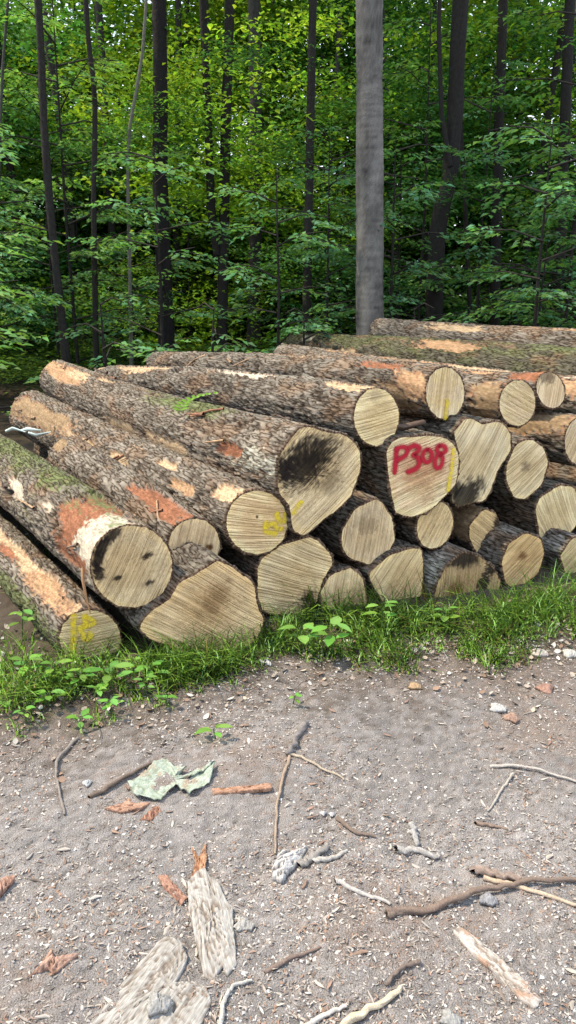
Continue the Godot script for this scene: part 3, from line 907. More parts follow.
func sapling(label: String, at: Vector3, kind: Array, turn: float, size: float, group := "", called := "beech_sapling") -> Node3D:
	var root := Node3D.new()
	put(root, called)
	root.position = at
	root.rotation.y = turn
	root.scale = Vector3.ONE * size
	obj("crown", kind[0], root)
	tag(obj("branches", kind[1], root), "", "", "", "stuff")
	obj("trunk", kind[2], root)
	tag(root, label, "young tree", group)
	return root


func _ready() -> void:
	# camera, sky, sun, exposure
	var cam := Camera3D.new()
	cam.name = "Camera"
	cam.position = Vector3(0, 1.6, 0)
	cam.rotation_degrees = Vector3(-15.7, 0, 0)
	cam.fov = rad_to_deg(2.0 * atan(512.0 / 790.0))
	cam.near = 0.05
	cam.far = 600.0
	add_child(cam)
	cam.current = true
	var env := Environment.new()
	var sky_mat := ProceduralSkyMaterial.new()
	sky_mat.sky_top_color = Color(0.74, 0.82, 0.93)
	sky_mat.sky_horizon_color = Color(0.95, 0.97, 1.0)
	sky_mat.sky_curve = 0.2
	sky_mat.ground_bottom_color = Color(0.3, 0.28, 0.26)
	sky_mat.ground_horizon_color = Color(0.6, 0.62, 0.62)
	sky_mat.energy_multiplier = 1.35
	var sky := Sky.new()
	sky.sky_material = sky_mat
	env.background_mode = Environment.BG_SKY
	env.sky = sky
	env.tonemap_mode = Environment.TONE_MAPPER_LINEAR
	env.tonemap_exposure = 2.05
	env.sdfgi_enabled = true
	env.ssao_enabled = true
	env.ssil_enabled = true
	var we := WorldEnvironment.new()
	we.name = "Surroundings"
	we.environment = env
	add_child(we)
	var sun := DirectionalLight3D.new()
	sun.name = "Sun"
	sun.light_energy = 1.25
	sun.light_color = Color(1.0, 0.95, 0.86)
	sun.light_angular_distance = 2.5
	sun.shadow_enabled = true
	add_child(sun)
	sun.look_at_from_position(Vector3(-0.50, 0.865, -0.04) * 50.0, Vector3.ZERO)

	rng.seed = 20
	cells.seed = 3
	cells.noise_type = FastNoiseLite.TYPE_CELLULAR
	cells.cellular_return_type = FastNoiseLite.RETURN_DISTANCE2_SUB
	cells.fractal_type = FastNoiseLite.FRACTAL_NONE
	cells.frequency = 1.0
	fine.seed = 5
	fine.frequency = 1.0
	fine.fractal_octaves = 2
	broad.seed = 9
	broad.frequency = 0.28
	broad.fractal_octaves = 3
	make_materials()

	make_ground()
	make_forest()
	make_pile()
	make_verge()
	make_debris()


# ---------------------------------------------------------------- the wood

# leaf-mass tints: random hue, with sunlit yellow painted leftward and shaded blue rightward
func leaf_light_hue(x: float, z: float) -> Color:
	var t := clampf(0.5 - 0.035 * x + 1.3 * broad.get_noise_2d(x * 0.9, z * 0.9) + rng.randf_range(-0.35, 0.35), 0.0, 1.0)
	return Color(0.30, 0.50, 0.85).lerp(Color(1.2, 1.15, 0.8), smoothstep(0.15, 0.85, t)) * rng.randf_range(0.65, 1.2)


func make_forest() -> void:
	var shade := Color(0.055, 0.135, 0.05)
	var lit := Color(0.17, 0.32, 0.06)  # the same leaves, brightened in colour to read as sunlit
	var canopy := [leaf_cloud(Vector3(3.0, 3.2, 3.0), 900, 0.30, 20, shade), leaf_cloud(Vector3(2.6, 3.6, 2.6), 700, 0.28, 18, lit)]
	var dark := Color(0.03, 0.026, 0.022)
	var grey := Color(0.075, 0.07, 0.062)
	tree("big smooth grey beech standing right behind the log pile", [Vector2(0.95, 4.86), Vector2(1.0, 3.25), Vector2(1.08, 0.46)], 10.5, 0.36, Color(0.175, 0.157, 0.136), 17.0, canopy[0], 1.1, "", true)
	tree("slim dark tree at the left that leans left as it rises", [Vector2(-3.06, 5.02), Vector2(-3.10, 3.68), Vector2(-3.10, 2.36), Vector2(-3.06, 1.21)], 11, 0.11, dark, 13.0, canopy[1], 0.7)
	tree("very thin straight dark tree, second one in from the leaning tree at the left", [Vector2(-2.70, 5.33), Vector2(-2.66, 4.12), Vector2(-2.76, 2.83), Vector2(-2.85, 1.03)], 12, 0.085, dark, 12.0, canopy[0], 0.6)
	tree("thin crooked tree with sunlit paleness painted on its trunk, left of the thick black trunk", [Vector2(-2.08, 5.38), Vector2(-2.22, 4.59), Vector2(-2.42, 3.64), Vector2(-2.50, 1.60)], 13, 0.06, Color(0.16, 0.15, 0.12), 11.0, canopy[1], 0.6)  # sunlight on this stem is put into its trunk colour
	tree("thick black straight trunk in the left half of the wood", [Vector2(-2.02, 5.39), Vector2(-2.10, 3.49), Vector2(-2.10, 2.25), Vector2(-2.11, 0.59)], 14, 0.27, Color(0.022, 0.019, 0.017), 17.0, canopy[0], 1.0)
	var fork := tree("forked dark trunk whose thinner stem splits off to the left", [Vector2(-0.97, 6.26), Vector2(-1.08, 4.27), Vector2(-1.22, 0.89)], 15, 0.20, dark, 17.0, canopy[1], 1.0)
	var g := Geo.new()
	g.tube(PackedVector3Array([Vector3(-0.02, 2.2, 0.03), Vector3(-0.10, 3.0, 0.05), Vector3(-0.11, 4.2, 0.06), Vector3(-0.16, 6.2, 0.05), Vector3(-0.3, 10.0, 0.0)]), PackedFloat32Array([0.07, 0.075, 0.07, 0.06, 0.04]), 8, dark, 0.08)
	obj("second_stem", g.mesh(mats.trunk), fork)
	tree("broad greyish trunk between the forked tree and the thin straight one", [Vector2(-0.64, 6.88), Vector2(-0.63, 4.27), Vector2(-0.71, 0.79)], 17, 0.28, Color(0.055, 0.05, 0.045), 18.0, canopy[0], 1.1)
	tree("straight dark trunk just left of the big grey beech", [Vector2(0.36, 5.64), Vector2(0.33, 3.64), Vector2(0.30, 1.14)], 13, 0.145, dark, 15.0, canopy[1], 0.8)
	var bent := tree("thick dark trunk that bends to the right half way up", [Vector2(2.50, 5.64), Vector2(2.50, 4.33), Vector2(2.47, 3.29), Vector2(2.33, 2.50), Vector2(2.33, 0.98)], 13, 0.27, dark, 16.0, canopy[0], 1.0)
	g = Geo.new()
	g.tube(PackedVector3Array([Vector3(0.12, 3.4, 0.1), Vector3(-0.06, 4.1, 0.16), Vector3(-0.16, 5.2, 0.18), Vector3(-0.2, 7.0, 0.2)]), PackedFloat32Array([0.05, 0.04, 0.035, 0.02]), 6, dark, 0.08)
	obj("side_branch", g.mesh(mats.trunk), bent)
	tree("straight dark trunk right of the bent one", [Vector2(3.59, 6.26), Vector2(3.66, 4.27), Vector2(3.75, 2.29), Vector2(3.82, 0.89)], 15, 0.19, dark, 16.0, canopy[1], 0.9)
	tree("thin stem rising just left of the bent trunk", [Vector2(2.96, 6.11), Vector2(2.98, 4.42), Vector2(2.96, 3.44), Vector2(3.02, 0.74)], 18, 0.11, dark, 13.0, canopy[0], 0.7)
	tree("thin slanting stem between the bent trunk and the straight one beside it", [Vector2(2.84, 3.80), Vector2(3.00, 2.41), Vector2(3.16, 0.93)], 14, 0.08, dark, 9.0, canopy[1], 0.5)
	tree("slanting trunk at the right that leans out to the right", [Vector2(4.73, 3.77), Vector2(4.63, 2.70), Vector2(4.50, 0.84)], 16, 0.15, dark, 13.0, canopy[0], 0.7)
	tree("thin bare stem in the upper left corner", [Vector2(-3.74, 5.33), Vector2(-3.87, 4.61), Vector2(-4.03, 3.48)], 12, 0.05, grey, 10.0, canopy[1], 0.5)
	tree("dark trunk at the left edge among bright leaves", [Vector2(-5.88, 4.81), Vector2(-5.84, 3.44), Vector2(-5.85, 1.39)], 18, 0.19, dark, 15.0, canopy[1], 0.8)
	tree("pale far stem between the big beech and the bent trunk", [Vector2(2.20, 6.61), Vector2(2.46, 3.65), Vector2(2.72, 0.65)], 20, 0.14, grey, 15.0, canopy[0], 0.9)
	tree("faint far stem close to the left side of the big beech", [Vector2(1.06, 5.38), Vector2(0.95, 3.20), Vector2(0.84, 0.65)], 20, 0.14, grey, 15.0, canopy[1], 0.9)
	tree("dark trunk at the right edge behind the low leaves", [Vector2(4.46, 4.54), Vector2(4.57, 2.41), Vector2(4.63, 0.93)], 14, 0.2, dark, 14.0, canopy[0], 0.8)
	# trees deeper in the wood, nothing tells one from the next
	var far_spots := []
	for k in 40:
		var z := -19.0 - 15.0 * (k + rng.randf()) / 40.0
		var x := rng.randf_range(-1.0, 1.0) * (-z * 0.40 + 0.5)
		far_spots.append(Vector3(x, 0, z))
	for s in far_spots:
		var lean := rng.randf_range(-0.5, 0.5)
		var th := rng.randf_range(0.08, 0.24)
		tree("slender trunk deep in the wood half hidden by leaves", [Vector2(s.x + lean, 8.0), Vector2(s.x + lean * 0.4 + rng.randf_range(-0.1, 0.1), 4.0), Vector2(s.x, 0.6)], -s.z, th, dark.lerp(grey, rng.randf()), rng.randf_range(13.0, 17.0), canopy[rng.randi() % 2], rng.randf_range(0.45, 0.8), "slender trunks deep in the wood")

	# young beeches and low branches in front of and between the trunks
	var kinds := []
	for k in 5:
		var h: float = [4.6, 5.5, 3.4, 2.2, 1.2][k]
		var u := understory(h, [1.7, 2.0, 1.5, 1.2, 0.8][k], 0.10, Color(0.11, 0.25, 0.115) if k % 2 == 0 else Color(0.14, 0.29, 0.09), 0.2 if k < 3 else 0.1)
		var st := Geo.new()
		st.tube(PackedVector3Array([Vector3(0, -0.1, 0), Vector3(0.03, h * 0.5, 0.02), Vector3(0, h, 0)]), PackedFloat32Array([0.03, 0.02, 0.006]), 6, dark)
		u.append(st.mesh(mats.trunk))
		kinds.append(u)
	sapling("young beech whose flat branches spread between the forked tree and the big beech", Vector3(-0.15, 0, -10.6), kinds[2], 0.4, 0.9)
	sapling("low bluish green beech branches reaching in at the left edge over the logs", Vector3(-3.75, 0, -9.0), kinds[3], 1.0, 1.15)
	sapling("low leafy bush just behind the far ends of the left logs", Vector3(-2.3, 0, -10.0), kinds[4], 2.0, 1.2)
	sapling("low leafy bush behind the middle of the pile, left of the grey beech", Vector3(-0.9, 0, -9.9), kinds[4], 4.0, 1.15)
	sapling("low leafy bush near the foot of the grey beech, on its left", Vector3(0.2, 0, -10.1), kinds[4], 5.2, 1.1)
	sapling("small round bush at the right foot of the grey beech", Vector3(1.55, 0, -10.0), kinds[4], 0.7, 1.15)
	sapling("young beech with wide flat tiers of leaves at the right", Vector3(3.0, 0, -9.8), kinds[2], 2.6, 1.0)
	sapling("young beech at the right edge with pale tiered leaves", Vector3(4.0, 0, -10.2), kinds[0], 0.2, 0.85)
	sapling("tall young beech with dark layered twigs left of the thick black trunk", Vector3(-3.3, 0, -12.6), kinds[1], 3.3, 1.05)
	sapling("tall young beech with leaves in front of the upper right trunks", Vector3(4.1, 0, -12.0), kinds[1], 5.0, 1.15)
	sapling("young beech with drooping twigs left of the broad greyish trunk", Vector3(-1.75, 0, -11.2), kinds[2], 1.9, 1.0)
	sapling("young beech spreading leaves at mid height left of the grey beech", Vector3(0.55, 0, -11.4), kinds[0], 2.2, 0.8)
	sapling("young beech with leaves hanging in front of the leaning tree at the left", Vector3(-4.4, 0, -11.0), kinds[0], 4.2, 1.0)
	sapling("young beech between the grey beech and the bent trunk", Vector3(1.45, 0, -11.6), kinds[2], 5.5, 1.05)
	sapling("low wide bush behind the pile at the right, below the slanting trunk", Vector3(3.3, 0, -10.6), kinds[3], 3.7, 1.0)
	for k in 26:
		var z := -11.5 - 12.0 * (k + rng.randf()) / 26.0
		var x := rng.randf_range(-1.0, 1.0) * (-z * 0.40)
		sapling("young beech in the undergrowth between the trunks", Vector3(x, 0, z), kinds[rng.randi() % 4], rng.randf() * TAU, rng.randf_range(0.8, 1.35), "young beeches in the undergrowth")

	# what nobody could count: leaf masses of the wood further in and round about
	var cloud := leaf_cloud(Vector3(1.8, 1.1, 1.8), 620, 0.20, 14, lit, mats.sunny_leaf)
	var near_cloud := leaf_cloud(Vector3(1.5, 0.9, 1.5), 620, 0.12, 14, lit, mats.sunny_leaf)
	var where := []
	var tints := []
	for k in 230:
		var z := -14.6 - 8.0 * rng.randf()
		var x := rng.randf_range(-1.0, 1.0) * (-z * 0.5 + 2.0)
		var y := 0.3 + (1.5 - z * 0.33) * rng.randf()
		where.append(Transform3D(Basis(Vector3.UP, rng.randf() * TAU).scaled(Vector3.ONE * rng.randf_range(0.7, 1.2)), Vector3(x, y, z)))
		tints.append(leaf_light_hue(x, z))
	for k in 20:
		var z := -11.2 - 3.2 * rng.randf()
		var x := rng.randf_range(-1.0, 1.0) * (-z * 0.42 + 0.5)
		where.append(Transform3D(Basis(Vector3.UP, rng.randf() * TAU).scaled(Vector3(0.6, 0.45, 0.6) * rng.randf_range(0.6, 1.1)), Vector3(x, rng.randf_range(0.6, 4.8), z)))
		tints.append(Color(0.36, 0.50, 0.95) * rng.randf_range(0.8, 1.2))  # bluish tint paints skylit shade on the nearest clumps
	tag(many("foliage", near_cloud, where, tints), "leafy twigs of the beech wood between the nearer trunks", "foliage", "", "stuff")
	where = []
	tints = []
	for k in 740:
		var z := -19.0 - 19.0 * pow(rng.randf(), 0.7)
		var x := rng.randf_range(-1.0, 1.0) * (-z * 0.62 + 3.0)
		var y := 0.4 + (1.5 - z * 0.33) * rng.randf()
		where.append(Transform3D(Basis(Vector3.UP, rng.randf() * TAU).scaled(Vector3.ONE * rng.randf_range(0.7, 1.5)), Vector3(x, y, z)))
		tints.append(leaf_light_hue(x, z))
	var far_where := where
	var far_tints := tints
	where = []
	tints = []
	for k in 160:   # low cover
		var z := -10.8 - 14.0 * rng.randf()
		var x := rng.randf_range(-1.0, 1.0) * (-z * 0.5 + 1.0)
		where.append(Transform3D(Basis(Vector3.UP, rng.randf() * TAU).scaled(Vector3(0.7, 0.35, 0.7) * rng.randf_range(0.6, 1.2)), Vector3(x, rng.randf_range(0.1, 0.5), z)))
		tints.append(leaf_light_hue(x, z) * 0.55)
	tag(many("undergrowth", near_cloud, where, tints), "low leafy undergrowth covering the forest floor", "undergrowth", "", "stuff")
	tag(many("foliage", cloud, far_where, far_tints), "leaf masses of the beech wood filling the space between far trunks", "foliage", "", "stuff")
	# the thicket that closes the view low down
	where = []
	tints = []
	for k in 210:
		var z := -31.0 - 12.0 * rng.randf()
		var x := rng.randf_range(-1.0, 1.0) * (-z * 0.62 + 3.0)
		where.append(Transform3D(Basis(Vector3.UP, rng.randf() * TAU).scaled(Vector3.ONE * rng.randf_range(0.9, 1.5)), Vector3(x, rng.randf_range(0.2, 4.5), z)))
		tints.append(leaf_light_hue(x, z) * 0.8)
	tag(many("thicket", cloud, where, tints), "far low thicket closing the view between the trunks", "thicket", "", "stuff")
	# trunkless high crowns out of view, added to shade the wood
	where = []
	tints = []
	for k in 12:
		var z := -11.0 - 44.0 * rng.randf()
		var x := rng.randf_range(-26.0, 26.0)
		if x < 0.0 and z < -18.0 and rng.randf() < 0.6:  # gap kept at the back left to let sun in
			continue
		where.append(Transform3D(Basis(Vector3.UP, rng.randf() * TAU).scaled(Vector3.ONE * rng.randf_range(0.8, 1.2)), Vector3(x, rng.randf_range(12.0, 17.0), z)))
		tints.append(Color.WHITE)
	tag(many("added_canopy", canopy[0], where, tints), "unseen high leaf canopy added above the beech wood to shade it", "canopy", "", "stuff")


# ---------------------------------------------------------------- the logs

const LOOKS := {
	1: {"step": 0.0095, "moss": 0.25, "patches": [["tan", 2.0, 2.6, 108.0, 17.0], ["orange", 0.35, 0.3, 118.0, 22.0], ["red", 1.1, 0.2, 120.0, 12.0], ["moss", 1.5, 2.5, 185.0, 30.0]]},
	2: {"step": 0.0095, "moss": 0.5, "patches": [["red", 0.36, 0.26, 120.0, 60.0], ["pale", 0.08, 0.2, 145.0, 70.0], ["moss", 2.6, 2.3, 88.0, 32.0], ["pale", 1.35, 0.2, 152.0, 13.0], ["cavity", 1.45, 0.09, 170.0, 9.0], ["tan", 1.8, 0.2, 168.0, 14.0], ["red", 0.3, 0.25, 185.0, 14.0], ["pale", 0.75, 0.09, 140.0, 8.0]]},
	3: {"step": 0.01, "moss": 0.1, "patches": [["red", 0.28, 0.3, 108.0, 24.0], ["cavity", 2.45, 0.25, 110.0, 30.0], ["brown", 1.9, 0.25, 120.0, 20.0]]},
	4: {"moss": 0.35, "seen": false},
	5: {"step": 0.01, "patches": [["brown", 3.2, 0.95, 146.0, 30.0], ["tan", 2.1, 0.28, 155.0, 14.0], ["tan", 1.35, 0.14, 150.0, 10.0], ["tan", 0.1, 0.12, 125.0, 18.0], ["orange", 0.5, 0.14, 148.0, 9.0], ["red", 4.2, 0.3, 110.0, 20.0], ["tan", 0.8, 0.1, 120.0, 7.0]]},
	6: {"step": 0.0105, "moss": 0.12, "depth": 0.014, "patches": [["orange", 3.9, 0.8, 122.0, 24.0], ["tan", 3.2, 0.22, 110.0, 16.0], ["tan", 1.35, 0.32, 186.0, 15.0], ["tan", 2.1, 0.4, 190.0, 13.0], ["tan", 2.7, 0.2, 96.0, 14.0], ["moss", 1.3, 0.55, 105.0, 22.0], ["lichen", 0.2, 0.24, 168.0, 17.0], ["red", 0.5, 0.12, 160.0, 8.0]]},
	7: {"step": 0.0105, "ridge": Color(0.25, 0.225, 0.19), "patches": [["pale", 1.25, 0.36, 96.0, 21.0], ["tan", 0.14, 0.22, 98.0, 22.0], ["tan", 3.0, 0.42, 110.0, 32.0], ["cavity", 2.15, 0.09, 112.0, 16.0], ["tan", 2.5, 0.18, 105.0, 15.0], ["tan", 4.0, 0.35, 108.0, 26.0]]},
	8: {"step": 0.011, "ridge": Color(0.24, 0.215, 0.18), "patches": [["orange", 0.14, 0.2, 170.0, 34.0], ["orange", 2.6, 1.9, 86.0, 12.0], ["tan", 1.4, 0.4, 96.0, 16.0], ["red", 0.5, 0.2, 120.0, 14.0], ["brown", 0.3, 0.22, 190.0, 40.0]]},
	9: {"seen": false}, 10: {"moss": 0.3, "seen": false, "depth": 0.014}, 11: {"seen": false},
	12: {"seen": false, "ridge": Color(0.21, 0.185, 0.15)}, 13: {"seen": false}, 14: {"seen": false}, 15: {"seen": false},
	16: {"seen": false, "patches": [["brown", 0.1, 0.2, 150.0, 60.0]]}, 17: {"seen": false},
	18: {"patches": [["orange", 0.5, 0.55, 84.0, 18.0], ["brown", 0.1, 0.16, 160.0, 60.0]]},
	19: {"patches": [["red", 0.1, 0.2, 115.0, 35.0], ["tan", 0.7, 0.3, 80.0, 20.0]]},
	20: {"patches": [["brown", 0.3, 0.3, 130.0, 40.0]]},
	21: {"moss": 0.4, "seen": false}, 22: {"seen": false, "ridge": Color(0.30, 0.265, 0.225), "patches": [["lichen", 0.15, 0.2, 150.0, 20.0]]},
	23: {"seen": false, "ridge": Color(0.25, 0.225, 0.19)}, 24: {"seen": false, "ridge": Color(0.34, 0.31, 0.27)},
}


func make_pile() -> void:
	for e in LOGS:
		var o: Dictionary = LOOKS[e.id].duplicate()
		o.seed = e.id
		o.saw = e.saw
		o.slant = e.slant
		o.tone = e.tone
		o.stains = e.stains
		var log := make_log(e.at, e.az, e.el, e.long, e.taper, e.rim, o)
		tag(log, e.label, "log", "cut faces of the stacked logs")
		var k := 0
		for s in e.paint:
			var red: bool = s[0] == "red"
			stroke(s[2], s[1] * (1.36 if red else 1.5), mats[s[0]], log, "painted_character" if red else "paint_mark", 0.0042 + 0.0006 * k, 0.85 if red else 0.25, e.slant)
			k += 1
		if e.id == 7:
			var g := Geo.new()
			g.tube(PackedVector3Array([Vector3(-0.04, 0.10, -2.16), Vector3(-0.06, 0.15, -2.13), Vector3(-0.03, 0.165, -2.06), Vector3(0.02, 0.155, -1.99)]), PackedFloat32Array([0.035, 0.022, 0.017, 0.006]), 8, Color(0.09, 0.06, 0.045), 0.45)
			obj("broken_branch", g.mesh(mats.trunk), log)
		if e.id == 2:
			var g := Geo.new()
			g.tube(PackedVector3Array([Vector3(-0.185, 0.0, -0.10), Vector3(-0.195, -0.05, -0.08), Vector3(-0.19, -0.13, -0.07), Vector3(-0.18, -0.20, -0.06)]), PackedFloat32Array([0.008, 0.007, 0.006, 0.003]), 6, Color(0.45, 0.24, 0.12), 0.2)
			obj("hanging_bark_strip", g.mesh(mats.debris), log)
	# torn strips of bark clinging to the logs
	for o in get_children():
		if not o.name.begins_with("log") or not o.has_meta("label"):
			continue
		var e = null
		for l in LOGS:
			if l.label == o.get_meta("label"):
				e = l
		if e == null or not e.id in [1, 2, 3, 5, 6, 7, 8]:
			continue
		var mean := 0.0
		for r in e.rim:
			mean += r / e.rim.size()
		for k in 11:
			var t: float = rng.randf_range(0.15, e.long - 0.3)
			var a := deg_to_rad(rng.randf_range(70.0, 195.0))
			var n := 6
			var long := rng.randf_range(0.06, 0.30)
			var turn := rng.randf_range(-0.9, 0.9)
			var v := PackedVector3Array()
			var rr := PackedFloat32Array()
			var thick := rng.randf_range(0.004, 0.011)
			for j in n:
				var f := j / (n - 1.0)
				var rad: float = (rim_at(e.rim, a) if t < 0.3 else mean * lerpf(1.0, e.taper, t / e.long)) + 0.004 + 0.02 * f * f * rng.randf()
				v.append(Vector3(cos(a), sin(a), 0) * rad - Vector3(0, 0, t))
				rr.append(thick * (1.0 - 0.6 * f) * rng.randf_range(0.7, 1.3))
				a += turn * long / n / mean
				t += long / n
			var gg := Geo.new()
			gg.tube(v, rr, 6, [Color(0.30, 0.15, 0.09), Color(0.22, 0.15, 0.11), Color(0.42, 0.27, 0.16), Color(0.14, 0.10, 0.075)][rng.randi() % 4], 0.5, k)
			obj("loose_bark", gg.mesh(mats.debris), o)
	# logs whose sawn ends lie beyond the right edge
	var round := func(r: float, k: int) -> Array:
		var out := []
		for j in 14:
			out.append(r * (1.0 + 0.06 * sin(j * 1.7 + k) + 0.04 * cos(j * 2.9 + k * 2.0)))
		return out
	var rest := [
		[Vector3(2.44, 0.92, -4.46), -33.0, 0.0, 4.6, 0.9, 0.125, {"patches": [["orange", 0.9, 1.2, 130.0, 40.0], ["tan", 2.6, 0.6, 100.0, 24.0]]}, "orange brown peeled log beside the whitish face, running out at the right edge"],
		[Vector3(2.67, 0.86, -4.82), -33.0, 0.5, 5.0, 0.8, 0.135, {"patches": [["tan", 2.0, 0.5, 95.0, 26.0], ["orange", 3.3, 0.9, 92.0, 18.0], ["pale", 1.4, 0.3, 110.0, 20.0]]}, "grey log with torn orange patches lying behind the uppermost front logs"],
		[Vector3(3.03, 0.88, -6.39), -33.0, -0.6, 5.4, 0.95, 0.21, {"moss": 0.70, "ridge": Color(0.17, 0.155, 0.115), "furrow": Color(0.07, 0.06, 0.045), "patches": [["pale", 4.9, 0.12, 128.0, 14.0], ["tan", 4.1, 0.35, 178.0, 16.0], ["orange", 2.4, 0.5, 120.0, 22.0]]}, "dark mossy log with a blunt left end lying behind the front pile"],
		[Vector3(3.78, 1.10, -6.27), -33.0, -0.3, 4.8, 0.9, 0.19, {"patches": [["orange", 1.6, 0.6, 100.0, 14.0], ["tan", 3.4, 0.4, 120.0, 20.0]]}, "grey log lying highest at the back with a pale torn strip along its top"],
		[Vector3(4.25, 1.10, -5.75), -33.0, -0.8, 3.9, 0.9, 0.125, {"ridge": Color(0.20, 0.25, 0.18), "depth": 0.016, "patches": [["green", 1.5, 3.0, 130.0, 70.0], ["orange", 3.6, 0.4, 140.0, 40.0]]}, "green tinted log with deep wavy bark furrows at the right of the back row"],
		[Vector3(4.07, 0.98, -6.8), -33.0, -1.0, 5.0, 0.9, 0.2, {"patches": [["tan", 2.5, 0.7, 110.0, 25.0]]}, "rough grey log behind all the others, only its ridge showing"],
		[Vector3(2.75, 0.62, -5.2), -33.0, 0.0, 4.6, 0.9, 0.19, {}, ""],
		[Vector3(3.35, 0.44, -6.0), -33.0, 0.0, 5.4, 0.9, 0.22, {}, ""],
		[Vector3(3.9, 0.62, -6.35), -33.0, 0.0, 5.0, 0.9, 0.22, {}, ""],
		[Vector3(3.0, 0.20, -5.6), -33.0, 0.0, 5.2, 0.9, 0.22, {}, ""],
		[Vector3(3.75, 0.20, -6.6), -33.0, 0.0, 5.2, 0.9, 0.22, {}, ""],
		[Vector3(2.35, 0.24, -4.9), -33.0, 0.0, 5.0, 0.9, 0.22, {}, ""],
	]
	for k in rest.size():
		var e = rest[k]
		var o: Dictionary = e[6].duplicate()
		o.seed = 40 + k
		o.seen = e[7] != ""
		var log := make_log(e[0], e[1], e[2], e[3], e[4], round.call(e[5], k), o)
		if e[7]:
			tag(log, e[7], "log", "logs running out at the right edge")
		else:
			tag(log, "hidden carrying log under the back row of the pile", "log", "carrying logs under the back row")
	# bits lying on the logs
	var loose := [
		["dark curled bark flake on the gap behind the mossy log", [Vector3(-1.62, 0.60, -5.75), Vector3(-1.48, 0.62, -5.65), Vector3(-1.33, 0.60, -5.5)], 0.035, Color(0.07, 0.045, 0.035)],
		["long reddish bark strip beside the dark curled flake", [Vector3(-1.42, 0.64, -5.6), Vector3(-1.25, 0.62, -5.35), Vector3(-1.10, 0.59, -5.2)], 0.022, Color(0.16, 0.08, 0.05)],
		["broken stick lying across the top of the red lettered log", [Vector3(0.36, 0.90, -4.06), Vector3(0.47, 0.93, -4.1), Vector3(0.60, 0.91, -4.08), Vector3(0.72, 0.93, -4.15)], 0.02, Color(0.13, 0.085, 0.06)],
	]
	for e in loose:
		var g := Geo.new()
		var v := PackedVector3Array(e[1])
		var r := PackedFloat32Array()
		for k in v.size():
			r.append(e[2] * (1.0 - 0.5 * k / v.size()))
		g.tube(v, r, 7, e[3], 0.45, e[2] * 90.0)
		tag(obj("bark_strip", g.mesh(mats.trunk)), e[0], "bark")
	var g := Geo.new()
	for k in 3:
		var a := Vector3(-2.02 + 0.09 * k, 0.625, -5.6 + 0.06 * sin(k * 4.0))
		g.tube(PackedVector3Array([a, a + Vector3(0.06, 0.03 - 0.02 * k, 0.02), a + Vector3(0.15, 0.0, 0.03 - 0.03 * k)]), PackedFloat32Array([0.008, 0.012, 0.004]), 6, Color(0.42, 0.47, 0.42), 0.5, k * 3.0)
	tag(obj("lichen_twig", g.mesh(mats.litter)), "pale lichen covered twig on the mossy log at the left edge", "twig")
	g = Geo.new()
	var stem := Vector3(-0.62, 0.93, -4.55)
	for k in 9:
		var q := stem + Vector3(0.006 * k + 0.0025 * k * k, 0.02 * k - 0.0009 * k * k, 0.004 * k)
		for s in [-1.0, 1.0]:
			g.broad_leaf(q, Vector3(s, 0.45, 0.1).normalized(), Vector3(-s * 0.4, 0.6, 0.7).normalized(), 0.05 * (1.0 - k * 0.09), 0.018, Color(0.20, 0.36, 0.05), 0.2)
	tag(obj("fern_frond", g.mesh(mats.grass)), "small bright green fern frond growing on the black stained log", "fern")


# ---------------------------------------------------------------- the verge

func pile_front(x: float) -> float:
	return lerpf(-3.22, -3.74, smoothstep(-0.25, 0.1, x)) - 0.5 * smoothstep(0.9, 1.9, x)


